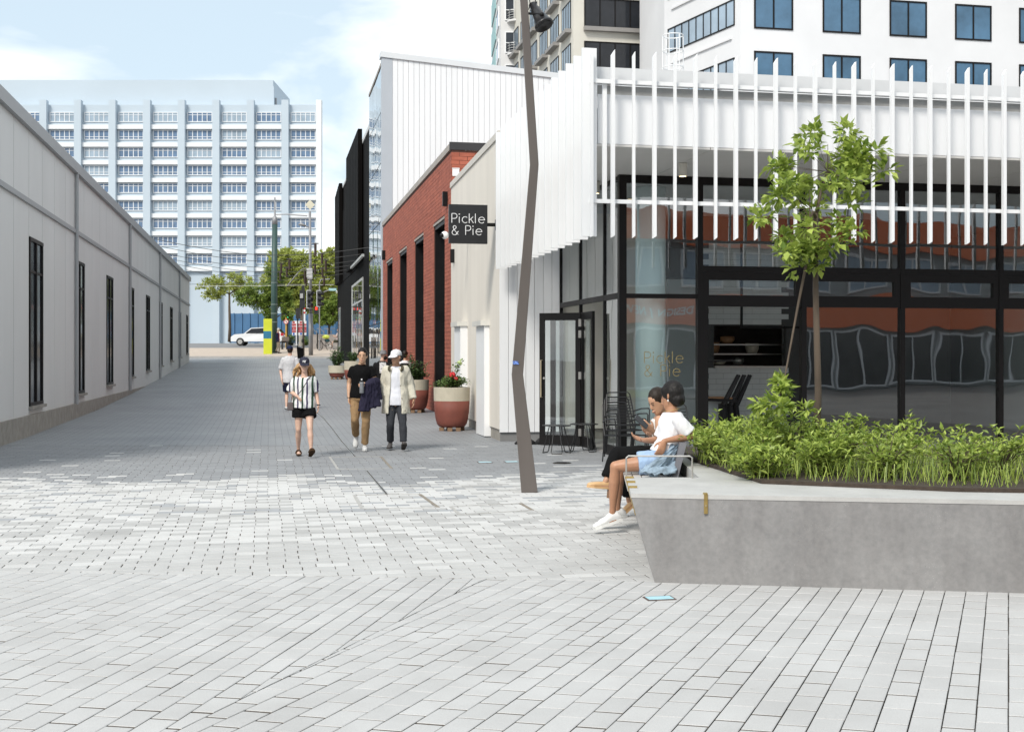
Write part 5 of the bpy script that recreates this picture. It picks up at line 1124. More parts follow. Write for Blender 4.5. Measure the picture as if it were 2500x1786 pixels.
def remesh(b,name,m,parent,vox,its=3,fold=0.0,fscale=14,stretch=(1,1,.45),mats=None):
    me=b.mesh(name,m if mats is None else mats,world_loc(parent)); o=bpy.data.objects.new(name,me); COL.objects.link(o)
    r=o.modifiers.new('r','REMESH'); r.mode='VOXEL'; r.voxel_size=vox
    s=o.modifiers.new('s','SMOOTH'); s.factor=.5; s.iterations=its
    dg=bpy.context.evaluated_depsgraph_get(); dg.update(); nm=bpy.data.meshes.new_from_object(o.evaluated_get(dg)); o.modifiers.clear()
    o.data=nm; nm.name=name; nm.materials.clear(); nm.materials.append(m)
    if fold:
        nm.update()
        vn=[v.normal.copy() for v in nm.vertices]; off=world_loc(parent)
        for v,n in zip(nm.vertices,vn):
            q=v.co; a=mnoise.noise(Vector((q.x*fscale*stretch[0]+off.x,q.y*fscale*stretch[1],q.z*fscale*stretch[2]+off.y))); c=mnoise.noise(Vector((q.x*fscale*2.3+5,q.y*fscale*2.3+q.z*9,q.z*fscale*.9+off.x)))
            v.co=q+n*(fold*((1-abs(a)*2)*.7+c*.5))
    nm.polygons.foreach_set('use_smooth',[True]*len(nm.polygons)); nm.update(); o.parent=parent; return o
def ell(c,ax,ay,n=18): return [c+ax*cos(2*pi*k/n)+ay*sin(2*pi*k/n) for k in range(n)]
def seg(b,p,q,prof,n=12,flat=1.0,hem=False):
    """tapered limb from p to q; prof = [(fraction, radius)]"""
    p=Vector(p); q=Vector(q); d=(q-p); o=d.normalized().orthogonal().normalized(); w=d.normalized().cross(o)
    b.rings([ell(p+d*f,o*r,w*r,n) for f,r in prof]); b.ball(p+d*prof[0][0],prof[0][1]*.98,n=12,m=8); b.ball(p+d*prof[-1][0],prof[-1][1]*.98,n=12,m=8) if not hem else None
TORSO=[(-.16,.075,.07),(-.08,.150,.112),(.0,.168,.122),(.10,.170,.122),(.22,.156,.112),(.38,.140,.100),(.55,.150,.108),(.70,.164,.116),(.82,.168,.110),(.91,.140,.088),(.97,.085,.068),(1.0,.060,.058)]
def spine(J,f):
    m=J.get('mid'); p,n=J['pel'],J['neck']
    if m is None: return p.lerp(n,f)
    if f<0: return p+(p-m)*(-f)*1.0*0+ (p-n).normalized()*((n-p).length*-f)
    return p*(1-f)**2+ (m*2-(p+n)*.5)*2*f*(1-f)+n*f*f
def tring(J,f,w,d,fw=(1,1)):
    c=spine(J,f); tg=(spine(J,f+.03)-spine(J,f-.03)).normalized()
    la=((J['hb']-J['ha']).normalized()).lerp((J['sb']-J['sa']).normalized(),min(1,max(0,f))); la=(la-tg*la.dot(tg)).normalized(); fr=la.cross(tg)
    if fr.dot(J['fwd'])<0: fr=-fr
    return c,la*w,fr*d
def head(b,c,f,u,S,ears=True):
    r=f.cross(u).normalized(); T=[(-.116,.020,.080,.045),(-.105,.036,.088,.010),(-.085,.050,.091,-.035),(-.055,.060,.092,-.070),(-.02,.068,.092,-.090),(.02,.073,.095,-.098),(.05,.073,.094,-.099),(.08,.065,.083,-.092),(.10,.05,.062,-.075),(.114,.024,.028,-.04)]
    b.rings([ell(c+u*(z*S)+f*((a+k)/2*S),r*(w*S),f*((a-k)/2*S),16) for z,w,a,k in T])
    b.hull([c+(r*x+f*y+u*z)*S for x,y,z in ((-.016,.086,-.045),(.016,.086,-.045),(.008,.088,.03),(-.008,.088,.03))],[c+(r*x+f*y+u*z)*S for x,y,z in ((-.010,.116,-.034),(.010,.116,-.034),(.005,.097,.028),(-.005,.097,.028))])
    b.ball(c+(f*.094-u*.066)*S,.020*S,.016*S,.013*S)
    if ears:
        for s in (-1,1): b.ball(c+(r*(s*.076)-f*.005-u*.005)*S,.012*S,.02*S,.032*S,8,6)
def hand(b,w,tip,pn,S,curl=.5,spread=.012):
    d=(tip-w).normalized(); pn=(pn-d*pn.dot(d)).normalized(); l=d.cross(pn); hl=.175*S
    b.rings([ell(w+d*(hl*f),l*(a*S),pn*(t*S),12) for f,a,t in ((-.05,.026,.020),(.1,.031,.019),(.3,.040,.017),(.5,.042,.014),(.56,.036,.011))])
    for k,(x,ln) in enumerate(((-.030,.066),(-.010,.076),(.011,.072),(.031,.056))):
        p=w+d*(hl*.52)+l*(x*S); a=curl*(.8+.12*k); pts=[p]; dd_=d.copy()
        for j in range(3):
            dd_=(dd_*cos(a*.55)+pn*sin(a*.55)).normalized() if True else dd_; pts.append(pts[-1]+dd_*(ln*S*(.42,.33,.25)[j]))
            a=curl
            pn2=pn
        b.tube(pts,[.0095*S,.009*S,.0085*S,.007*S],8); b.ball(pts[-1],.007*S,n=8,m=5); b.ball(pts[0],.0095*S,n=8,m=5)
    th=w+d*(hl*.16)-l*(.030*S); t2=th+(d*.6-l*.55+pn*.35).normalized()*(.042*S); t3=t2+(d*.85-l*.1+pn*.4).normalized()*(.034*S); b.tube([th,t2,t3],[.013*S,.0105*S,.008*S],8); b.ball(t3,.008*S,n=8,m=5)
def body(t,J,m,vox=.009,legs='bare',fem=False,armk=1.0,hcurl=(.5,.5),pn=(None,None),neckr=.054):
    S=J['S']; b=MB(); g=.92 if fem else 1.0
    b.rings([ell(*tring(J,f,w*S*g,d*S*g)) for f,w,d in TORSO])
    nk=J['neck']; hc=J['head']; b.tube([nk-(hc-nk)*.15,nk.lerp(hc,.4),hc-J['up']*.02*S],[.066*S*g,neckr*S*g,.05*S*g],14)
    head(b,hc,J['f'],J['up'],S*J.get('hs',1.0))
    for k,(s,e,w,h) in enumerate((('sa','ea','wa','ta'),('sb','eb','wb','tb'))):
        if s not in J: continue
        b.ball(J[s],.050*S*g*armk); seg(b,J[s],J[e],[(0,.050*S*g*armk),(.35,.050*S*g*armk),(.75,.041*S*g*armk),(1,.038*S*g)]); seg(b,J[e],J[w],[(0,.038*S*g),(.25,.041*S*g*armk),(.7,.031*S*g),(1,.025*S*g)])
        if h in J: hand(b,J[w],J[h],pn[k] or (J['fwd']*.2+(J['neck']-J[w])*.0+ (Vector((1,0,0)) if k==0 else Vector((-1,0,0)))),S,hcurl[k])
    for h,k,a,o in (('ha','ka','aa','oa'),('hb','kb','ab','ob')):
        if k not in J: continue
        gl=.98 if fem else 1.0
        seg(b,J[h],J[k],[(0,.084*S*gl),(.3,.080*S*gl),(.7,.062*S*gl),(1,.051*S*gl)]); seg(b,J[k],J[a],[(0,.050*S*gl),(.12,.047*S*gl),(.32,.054*S*gl),(.6,.043*S*gl),(.85,.031*S*gl),(1,.031*S*gl)])
        uv=(J.get('u'+a[1]) or Vector((0,0,1))).normalized(); d=(J[o]-J[a]); d=(d-uv*d.dot(uv)).normalized()
        seg(b,J[a]-d*.035*S-uv*.040*S,J[a]+d*.13*S-uv*.052*S,[(0,.030*S),(.5,.034*S),(.85,.028*S),(1,.020*S)])
        if J.get('barefoot'):
            lr=d.cross(uv)
            for q in range(5): b.tube([J[a]+d*.10*S-uv*.06*S+lr*((q-2)*.015*S),J[a]+d*(.165-.006*abs(q-1)*2)*S-uv*.068*S+lr*((q-2)*.017*S)],[.012*S,.009*S],6)
    return remesh(b,'body',m,t,vox,3)
def face(t,J,brow=HAIRB,smile=0.0,eyes=True):
    c,f,u,S=J['head'],J['f'],J['up'],J['S']*J.get('hs',1.0); r=f.cross(u).normalized()
    if eyes:
        b=MB()
        for s in (-1,1): b.ball(c+(r*(s*.030)+f*.0905+u*.005)*S,.009*S,.005*S,.0035*S,8,5)
        b.build('eyes',EYEW,t,smooth=True)
        b=MB()
        for s in (-1,1): b.tube([c+(r*(s*.014)+f*.096+u*.023)*S,c+(r*(s*.032)+f*.094+u*.028)*S,c+(r*(s*.050)+f*.083+u*.022)*S],.0030*S,5)
        b.build('eyebrows',brow,t)
    b=MB(); b.tube([c+(r*-.024+f*.093-u*(.064-smile))*S,c+(f*.1025-u*.066)*S,c+(r*.024+f*.093-u*(.064-smile))*S],[.003*S,.0062*S,.003*S],6); b.build('lips',LIP,t)
def hair_short(t,J,m,back=.024,up=.022,grow=1.09,low=0.0,vox=.007,extra=None,fold=.003):
    c,f,u,S=J['head'],J['f'],J['up'],J['S']*J.get('hs',1.0); r=f.cross(u).normalized(); b=MB(); cc=c+(u*(.022+up)-f*back)*S
    b.rings([ell(cc+u*(.103*S*grow*-cos(a))*1.0,r*(.0775*S*grow*max(.05,sin(a))),f*(.100*S*grow*max(.05,sin(a))),16) for a in [pi*(.22+.78*k/9) for k in range(10)]])
    if low: b.rings([ell(c-f*(.050*S)+u*(z*S),r*(.066*S*w),f*(.050*S*w),14) for z,w in ((-low,.75),(-low*.6,1),(0,1.08),(.04,1.1))])
    if extra: extra(b,c,f,u,r,S)
    return remesh(b,'hair',m,t,vox,6,fold,40)
def top(t,J,m,name='shirt',grow=.014,f0=-.10,f1=.985,sl=.55,sr=.022,vox=.010,fold=.006,fem=False,flare=0.0,g=None,neck=True):
    S=J['S']; b=MB(); gg=(.92 if fem else 1.0); rs=[]
    lv=[f0]+[f for f,_,_ in TORSO if f0<f<f1]+[f1]
    def wd(f):
        for (a,wa,da),(c,wc,dc) in zip(TORSO,TORSO[1:]):
            if f<=c: k=(f-a)/(c-a); k=max(0,k); return wa+(wc-wa)*k,da+(dc-da)*k
        return TORSO[-1][1:]
    for f in lv:
        w,d=wd(max(f,-.02)); fl=flare*max(0,.45-f); rs.append(ell(*tring(J,f,w*S*gg+grow+fl,d*S*gg+grow+fl)))
    b.rings(rs)
    for s,e,w in (('sa','ea','wa'),('sb','eb','wb')):
        if s not in J: continue
        if sl<.1: continue
        b.ball(J[s],.052*S*gg+.008)
        if sl<=1: seg(b,J[s],J[s].lerp(J[e],sl),[(0,.053*S*gg+.008),(.4,.051*S*gg+sr*.7),(1,.045*S*gg+sr*1.2)],hem=True)
        else:
            seg(b,J[s],J[e],[(0,.062*S*gg+.012),(.5,.056*S*gg+sr),(1,.046*S*gg+sr)]); seg(b,J[e],J[e].lerp(J[w],sl-1),[(0,.046*S*gg+sr),(.6,.042*S*gg+sr),(1,.038*S*gg+sr)],hem=True)
    return remesh(b,name,m,t,vox,2,fold)
def bottoms(t,J,m,name='trousers',to=1.0,grow=.012,flare=0.0,vox=.010,fold=.005,f1=.22,fem=False):
    """to: 0-1 along the thigh (shorts), 1-2 on down the shin"""
    S=J['S']; b=MB(); gg=.94 if fem else 1.0
    b.rings([ell(*tring(J,f,w*S*gg+grow,d*S*gg+grow)) for f,w,d in ((-.13,.12,.10),(-.07,.160,.118),(0,.170,.124),(.10,.170,.122),(f1,.155,.112))])
    for h,k,a in (('ha','ka','aa'),('hb','kb','ab')):
        if k not in J: continue
        if to<=1: seg(b,J[h],J[h].lerp(J[k],to),[(0,.088*S+grow),(.4,.086*S+grow+flare*.5),(.985,.078*S+grow+flare),(1,.078*S+grow+flare)],hem=True)
        else:
            seg(b,J[h],J[k],[(0,.086*S+grow),(.4,.080*S+grow),(1,.056*S+grow)]); seg(b,J[k],J[k].lerp(J[a],to-1),[(0,.056*S+grow),(.35,.058*S+grow),(.8,.047*S+grow+flare),(1,.047*S+grow+flare)],hem=True)
    return remesh(b,name,m,t,vox,2,fold)
def shoe(t,a,o,S,m,sole,name='shoe',high=.09,upv=None,L_=.285):
    d=(o-a); upv=(upv or Vector((0,0,1))).normalized(); d=(d-upv*d.dot(upv)).normalized(); lr=d.cross(upv).normalized(); uu=lr.cross(d).normalized()
    h=a-d*(.075*S)-uu*(.085*S); b=MB(); rs=[]
    for x,w,z in ((.0,.026,.055),(.025,.034,high),(.07,.036,high+.012),(.12,.038,high-.005),(.165,.043,.068),(.215,.047,.060),(.258,.041,.052),(.284,.024,.040)):
        c=h+d*(x*S*L_/.285)+uu*((z/2+.008)*S); rs.append(ell(c,lr*(w*S),uu*((z/2)*S),12))
    b.rings(rs); s=remesh(b,name,m,t,.007,2)
    b=MB(); poly=[(.0,-.024),(.0,.024),(.06,.038),(.14,.040),(.215,.049),(.27,.036),(.29,.0),(.27,-.036),(.215,-.049),(.14,-.040),(.06,-.038)]
    A=[h+d*(x*S*L_/.285)+lr*(-y*S) for x,y in poly]; b.hull([p+uu*.0 for p in A],[p+uu*(.024*S) for p in A]); b.build('sole',sole,s); return s
def cap(t,J,m,brim=True,logo=None,backward=False,m2=None,down=0.0):
    c,f,u,S=J['head'],J['f'],J['up'],J['S']*J.get('hs',1.0); r=f.cross(u).normalized(); cc=c+(u*(.040-down)-f*.004)*S; b=MB()
    b.rings([ell(cc+u*(z*S),r*(w*S),f*(l*S),20) for z,w,l in ((-.012,.086,.110),(.01,.087,.111),(.04,.083,.105),(.065,.07,.09),(.083,.045,.058),(.09,.012,.015))]); o=b.build('cap',m,t,smooth=True)
    b=MB(); b.ball(cc+u*(.091*S),.009*S); b.build('button',m,o)
    if brim:
        g=-f if backward else f; n=12; A=[];B_=[]
        for k in range(n+1):
            a=pi*k/n; x=-cos(a); A.append(cc+(r*(x*.078)+g*(.075+.105*sin(a)**.7)-u*(.012+.018*(x*x)+.030*sin(a)))*S); 
        for k in range(n,-1,-1):
            a=pi*k/n; x=-cos(a); A.append(cc+(r*(x*.074)+g*(.055+.045*sin(a))-u*.006)*S)
        b=MB(); b.hull(A,[p+u*(.005*S) for p in A]); b.build('brim',m2 or m,o)
    return o,cc
def mk(name_lab,J,defs=None):
    """J: pixel joints (x,y,Y) -> world"""
    D={}
    for k,v in J.items(): D[k]=px(*v) if isinstance(v,tuple) and len(v)==3 and k not in ('f','up','fwd') else v
    for k in ('f','up','fwd'):
        if k in D: D[k]=Vector(D[k]).normalized()
    D.setdefault('up',Vector((0,0,1))); D['up']=(D['up']-D['f']*D['up'].dot(D['f'])).normalized(); D.setdefault('fwd',D['f'])
    for k in ('sa','sb'):
        if k in D: D[k]=D[k].lerp(D['neck'],.10)-Vector((0,0,.022*D['S']))
    base=Vector((D['pel'].x,D['pel'].y,J.get('ground',0.0)))
    t=thing('person',name_lab,'person',base); return t,D
WSH=mat('white_shoe',(.72,.72,.71),.5,.06,10); GSH=mat('grey_shoe',(.09,.085,.085),.8,.15,20); SOLEW=mat('white_sole',(.70,.70,.68),.6,.04,6); SOLED=mat('dark_sole',(.03,.025,.022),.8,.1,6)

# ---- woman in the striped shirt
def stripes():
    g=G('striped_fabric'); ob=g.n('ShaderNodeTexCoord').outputs['Object']; wv=g.n('ShaderNodeTexNoise',{'Vector':g.n('ShaderNodeMapping',{'Vector':ob,'Scale':(3,3,5)}).outputs['Vector'],'Scale':1.0,'Detail':2.0})
    sx=g.n('ShaderNodeSeparateXYZ',{'Vector':ob}).outputs['X']; a=g.n('ShaderNodeMath',{0:wv.outputs['Fac'],1:.03},operation='MULTIPLY').outputs[0]; x=g.n('ShaderNodeMath',{0:sx,1:a},operation='ADD').outputs[0]
    q=g.n('ShaderNodeMath',{0:x,1:.145},operation='DIVIDE').outputs[0]; fr=g.n('ShaderNodeMath',{0:q},operation='FRACT').outputs[0]
    W=(.74,.74,.73,1); GR=(.025,.065,.035,1); PU=(.045,.035,.09,1); r=g.n('ShaderNodeValToRGB',{'Fac':fr}); e=r.color_ramp; e.interpolation='CONSTANT'
    for _ in range(3): e.elements.new(.5)
    for el,(p,c) in zip(e.elements,((0,GR),(.2,W),(.5,PU),(.68,W),(.99,W))): el.position=p; el.color=c
    g.l(r.outputs['Color'],g.b.inputs['Base Color']); g.b.inputs['Roughness'].default_value=.8; return g.m
t,J=mk('woman in a striped shirt, black shorts and navy cap walking forward',dict(S=.93,head=(743,890.5,19.45),neck=(743.5,919,19.5),f=(.22,-1,-.12),sa=(719,923,19.5),sb=(767,922,19.52),ea=(709.5,955,19.55),wa=(727,968,19.32),ta=(731,975,19.22),eb=(771,955,19.58),wb=(777.5,988,19.5),tb=(777,1009,19.45),pel=(742,987,19.5),ha=(730,994,19.5),hb=(755,994,19.5),ka=(728.4,1047,19.5),aa=(728.4,1097,19.72),oa=(730,1109,19.56),kb=(757,1045,19.36),ab=(759.6,1099,19.32),ob=(763,1105,19.16),fwd=(0,-1,0),barefoot=1,ub=Vector((0,.5,.87))))
body(t,J,SK1,fem=True); face(t,J,HAIRL,eyes=False)
sh=top(t,J,stripes(),grow=.030,f0=-.12,f1=.95,sl=.95,sr=.034,fold=.010,fem=True,flare=.03); bottoms(t,J,cloth('black_shorts',(.007,.007,.0075)),'shorts',.46,.014,.022,fold=.007,fem=True)
b=MB(); b.tube([J['neck']+Vector((-.075,.03,-.01)),J['neck']+Vector((-.06,-.08,-.02)),J['neck']+Vector((0,-.115,-.10))],[.02,.018,.008],6); b.tube([J['neck']+Vector((.075,.03,-.01)),J['neck']+Vector((.06,-.08,-.02)),J['neck']+Vector((0,-.115,-.10))],[.02,.018,.008],6); b.build('collar',WHITE,sh)
o,cc=cap(t,J,cloth('navy_cap',(.035,.036,.055)),down=-.006)
def mono(t,cc,J,parent,tx,size,m,off):
    f,u=J['f'],J['up']; r=f.cross(u); me=text_mesh(tx,size,.002,'CENTER',.001); me.materials.clear(); me.materials.append(m); ob=bpy.data.objects.new('emblem',me); COL.objects.link(ob); ob.parent=parent
    M=Matrix((r*-1,u,f)).transposed(); ob.matrix_local=Matrix.Translation(cc+f*off+u*.022-world_loc(parent))@M.to_4x4(); return ob
mono(t,cc-J['f'].cross(J['up'])*-.011,J,o,'N',.055,SW,.104); mono(t,cc-J['f'].cross(J['up'])*.006,J,o,'Y',.055,SW,.106)
hb_=MB(); c,f,u=J['head'],J['f'],J['up']; r=f.cross(u)
for k in range(46):
    s=rg.choice((-1,1)); a=rg.uniform(.1,1); p0=c+r*(s*.068)-f*(.02+.07*rg.random())+u*.02; pts=[p0]
    L_=rg.uniform(.14,.25); ww=rg.uniform(.0,.12)
    for j in range(1,6): pts.append(p0+r*(s*(ww*(j/5)**.8+.012*sin(j*2.2+k)))+u*(-L_*j/5)+f*(.03*sin(j*1.7+k*2)-.01*j/5))
    hb_.tube(pts,[.010,.015,.016,.014,.011,.005],6)
for k in range(10): 
    p0=c-f*.09+r*rg.uniform(-.06,.06); hb_.tube([p0+u*.03,p0-f*.02-u*.08,p0-f*.01-u*.17],[.02,.026,.012],6)
remesh(hb_,'hair',HAIRL,t,.007,1,.003,40)
for a,o_,u_ in (('aa','oa',Vector((0,0,1))),('ab','ob',Vector((0,-.75,.66)))):
    foot=Vector(J[o_])-Vector(J[a]); uv=(J.get('u'+a[1]) or Vector((0,0,1))).normalized(); d=J[o_]-J[a]; d=(d-uv*d.dot(uv)).normalized(); lr=d.cross(uv); h=J[a]-d*.07-uv*.079
    b=MB(); A=[h+d*x+lr*y for x,y in ((0,-.022),(0,.022),(.06,.034),(.19,.044),(.235,.03),(.25,0),(.235,-.03),(.19,-.044),(.06,-.034))]; b.hull(A[::-1],[p+uv*.022 for p in A[::-1]]); s_=b.build('sandal',cloth('sandal_brown',(.06,.035,.02)),t)
    b=MB()
    for x in (.10,.155): b.tube([h+d*x+lr*(.042*cos(q))+uv*(.02+.055*sin(q)) for q in [pi*k/8 for k in range(9)]],.011,6)
    b.build('strap',cloth('sandal_brown',(.06,.035,.02)),s_)
b=MB(); b.tube([J['sb']+Vector((-.03,-.10,.04)),J['pel']+Vector((-.02,-.16,.22)),J['ha']+Vector((-.08,-.10,.10))],.006,5); b.build('bag_strap',cloth('strap_dark',(.05,.04,.04)),t)
b=MB(); b.cbox(J['ha']+Vector((-.12,-.07,.02)),(.10,.07,.13)); remesh(b,'bag',cloth('bag_grey',(.12,.10,.10)),t,.012,3)
b=MB(); b.tube([J['wb']+Vector((.03*cos(a),.03*sin(a),0)) for a in [2*pi*k/10 for k in range(10)]],.006,5,close=True); b.cbox(J['wb']+Vector((.0,-.033,0)),(.022,.008,.022)); b.build('watch',BLACK,t)

# ---- man in the black t-shirt
t,J=mk('man in a black t-shirt and tan trousers carrying a bottle and a navy jacket',dict(S=1.0,head=(885,869,20.62),neck=(884,888.5,20.68),f=(.02,-1,-.05),sa=(858.5,899,20.68),sb=(909,899,20.68),ea=(852.5,935,20.74),wa=(851.5,970,20.66),ta=(853.5,992,20.6),eb=(917,935,20.66),wb=(897,942,20.44),tb=(880,941,20.38),pel=(880.5,969,20.68),ha=(869,977,20.68),hb=(892,977,20.68),ka=(866.6,1024.6,20.62),aa=(868.5,1062,20.98),oa=(865.7,1085,20.86),kb=(893.5,1026,20.55),ab=(890,1086,20.72),ob=(890.7,1096,20.54),fwd=(0,-1,0),ua=Vector((0,-.93,.36))))
body(t,J,SK4,hcurl=(.5,1.0),pn=(None,Vector((0,.3,-.0))+Vector((0,.9,.0)))); face(t,J,HAIRB,.006); hair_short(t,J,HAIRB,.020,.017,1.075)
top(t,J,cloth('black_tee',(.006,.006,.0065)),grow=.020,f0=-.03,sl=.55,sr=.020,fold=.004); bottoms(t,J,cloth('tan_chino',(.33,.215,.115)),'trousers',1.93,.009,.004,fold=.007,f1=.05)
for a,o_ in (('aa','oa'),('ab','ob')): shoe(t,J[a],J[o_],.98,WSH,SOLEW,upv=J.get('u'+a[1]))
b=MB(); q=J['wa']; b.tube([q+Vector((.031*cos(a),.031*sin(a),0)) for a in [2*pi*k/10 for k in range(10)]],.006,5,close=True); b.build('wristband',BLACK,t)
bt=px(883,959.5,20.33); bo=thing('water_bottle','grey sports bottle held by the man in the black t-shirt','bottle',bt)
b=MB(); b.lathe([(.033,0),(.037,.01),(.036,.10),(.031,.13),(.037,.16),(.036,.185)],bt,16); b.build('flask',mat('bottle_grey',(.20,.21,.225),.3,.1,8),bo,smooth=True); b=MB(); b.lathe([(.036,.186),(.034,.205),(.018,.215)],bt,16); b.build('lid',BLACK,bo); b=MB(); b.lathe([(.012,.216),(.012,.24)],bt,10); b.build('spout',WHITE,bo)
b=MB(); e,w=J['eb'],J['wb']
for (f_,dx,ln,wd_) in ((.05,.02,.30,.09),(.3,.0,.36,.10),(.6,-.02,.42,.10),(.85,-.08,.46,.085),(.45,.05,.40,.09)):
    p=e.lerp(w,f_); b.rings([ell(p+Vector((dx*z,-.03-.02*z,-ln*z+.04)),Vector((wd_*(.75+.4*z),.02,0)),Vector((0,.055,0)),14) for z in (0,.2,.45,.7,.9,1.0)])
seg(b,e+Vector((.0,0,.02)),w.lerp(e,.12)+Vector((0,0,.01)),[(0,.08),(.5,.085),(1,.065)])
jk=thing('folded_jacket','navy jacket draped over the forearm of the man in black','jacket',e+Vector((0,0,-.4))); remesh(b,'drape',cloth('navy_cloth',(.026,.024,.045)),jk,.011,2,.016,16)

# ---- man in the cream jacket
t,J=mk('man in a cream jacket, white cap and dark trousers walking forward',dict(S=1.0,head=(967,871.5,20.72),neck=(967.5,893,20.8),f=(-.5,-.87,-.03),sa=(943,902,20.8),sb=(990,902,20.8),ea=(936,938,20.84),wa=(942,971,20.74),ta=(947,992,20.68),eb=(1002,938,20.86),wb=(1010,976,20.8),tb=(1009,997,20.74),pel=(967,978,20.8),ha=(955.5,986,20.8),hb=(979,986,20.8),ka=(953,1035,20.72),aa=(953,1081,20.95),oa=(950,1091,20.78),kb=(983.5,1035,20.66),ab=(985.4,1083,20.62),ob=(987,1087,20.44),fwd=(0,-1,0),ub=Vector((0,.42,.9))))
body(t,J,SK2,hcurl=(.6,.6)); face(t,J,HAIRB,.003)
hair_short(t,J,HAIRB,.03,.0,1.0,.05)
top(t,J,cloth('white_tee',(.70,.71,.76),.05),grow=.020,f0=-.12,sl=.4,fold=.007); bottoms(t,J,cloth('charcoal_trouser',(.042,.045,.052)),'trousers',1.88,.006,.006,fold=.007,f1=.03)
b=MB(); rs=[]
for f_,ga,ex in ((-.36,30,.075),(-.2,30,.066),(0,29,.058),(.2,28,.05),(.45,27,.046),(.7,25,.04),(.88,22,.036),(.955,18,.030)):
    w_,d_=[(a,c) for q,a,c in TORSO if q<=max(f_,0)+.001][-1]; c_,la,fr=tring(J,f_,1,1); ro=(w_+ex,d_+ex); n=22; ring=[]
    for kk in range(n+1): a=radians(ga+(360-2*ga)*kk/n); ring.append(c_+la*(ro[0]*sin(a))+fr*(ro[1]*cos(a)))
    for kk in range(n,-1,-1): a=radians(ga+(360-2*ga)*kk/n); ring.append(c_+la*((ro[0]-.028)*sin(a))+fr*((ro[1]-.028)*cos(a)))
    rs.append(ring)
b.rings(rs)
for s,e,w in (('sa','ea','wa'),('sb','eb','wb')):
    b.ball(J[s],.088); seg(b,J[s],J[e],[(0,.086),(.5,.082),(1,.074)]); seg(b,J[e],J[e].lerp(J[w],.9),[(0,.074),(.6,.066),(.9,.062),(1,.066)],hem=True)
CJ=cloth('cream_jacket',(.58,.55,.46),.07); jo=remesh(b,'jacket',CJ,t,.0115,2,.010,13)
n_=J['neck']; b=MB()
for s in (-1,1): b.tube([n_+Vector((s*.02,.08,.02)),n_+Vector((s*.09,.03,.005)),n_+Vector((s*.112,-.07,-.025)),n_+Vector((s*.108,-.13,-.06)),n_+Vector((s*.088,-.155,-.085))],[.020,.024,.027,.028,.014],8)
remesh(b,'collar',cloth('olive_collar',(.085,.075,.05)),jo,.008,2)
for (x,y) in ((977.5,941),(981,972),(958,1000),(989,1002)):
    q=px(x,y,20.62); b=MB(); b.ball(q,.010,.006,.010); b.build('button',mat('horn_button',(.10,.07,.045),.4,.1,5),jo)
cap(t,J,cloth('white_cap',(.75,.75,.76),.04))
b=MB(); c,f,u=J['head'],J['f'],J['up']; r=f.cross(u)
for s in (-1,1):
    cc_=c+r*(s*.033)+f*.104+u*.002; b.tube([cc_+r*(.025*cos(a))+u*(.025*sin(a)) for a in [2*pi*k/14 for k in range(14)]],.0025,5,close=True); b.tube([c+r*(s*.057)+f*.102+u*.008,c+r*(s*.078)-f*.0+u*.008],.0022,4)
b.tube([c+r*-.008+f*.106+u*.006,c+r*.008+f*.106+u*.006],.0022,4); b.build('glasses',STEEL,t)
for a,o_ in (('aa','oa'),('ab','ob')): shoe(t,J[a],J[o_],.98,GSH,SOLED,upv=J.get('u'+a[1]),high=.105)

# ---- man seen from behind in a pale t-shirt
Yk=33.9
t,J=mk('man in a pale grey t-shirt, navy shorts and navy cap walking away',dict(S=.96,ground=gz(Yk),head=(708,854.5,Yk),neck=(707.5,867.5,Yk),f=(0,1,-.1),sa=(690,876,Yk),sb=(725,876,Yk),ea=(685,905,Yk+.05),wa=(688,927,Yk-.1),ta=(690,940,Yk-.15),eb=(730,905,Yk),wb=(730,927,Yk+.1),tb=(729,940,Yk+.1),pel=(707,929,Yk),ha=(699,935,Yk),hb=(715,935,Yk),ka=(700,961,Yk+.1),aa=(699,991,Yk-.1),oa=(698.5,996,Yk+.08),kb=(716,961,Yk+.15),ab=(715,987,Yk+.35),ob=(715,992,Yk+.5),fwd=(0,1,0)))
body(t,J,SK1,vox=.012); top(t,J,cloth('pale_grey_tee',(.58,.58,.60),.05),grow=.028,f0=-.08,sl=.8,sr=.03,fold=.010,flare=.02,vox=.013); bottoms(t,J,cloth('navy_shorts',(.018,.02,.045)),'shorts',.75,.016,.012,vox=.013); cap(t,J,cloth('navy_cap2',(.02,.028,.07))); hair_short(t,J,HAIRD,.02,-.02,.98,.06,vox=.01)
for a,o_ in (('aa','oa'),('ab','ob')): shoe(t,J[a],J[o_],.95,WSH,SOLED,high=.06)
# ---- man in the bucket hat
Yk=36.0; g_=gz(Yk)
t,J=mk('bearded man in a grey bucket hat and black printed t-shirt behind the two men',dict(S=.98,ground=g_,head=(936,865.5,Yk),neck=(933,880,Yk),f=(.9,-.35,-.12),sa=(915,888,Yk+.1),sb=(952,888,Yk-.1),ea=(909,913,Yk+.1),wa=(918,934,Yk-.1),ta=(925,945,Yk-.15),eb=(955,913,Yk-.1),wb=(960,934,Yk-.25),tb=(964,945,Yk-.3),pel=(932,934,Yk),ha=(924,940,Yk),hb=(940,940,Yk),ka=(922,962,Yk),aa=(922,988,Yk+.05),oa=(928,995,Yk-.05),kb=(942,962,Yk-.1),ab=(944,986,Yk-.1),ob=(950,992,Yk-.2),fwd=(.35,-.9,0)))
body(t,J,SK1,vox=.013); sh=top(t,J,cloth('black_tee2',(.012,.012,.013)),grow=.03,f0=-.12,sl=.8,sr=.03,vox=.014); bottoms(t,J,cloth('khaki_shorts',(.24,.19,.13)),'shorts',.9,.016,.01,vox=.014)
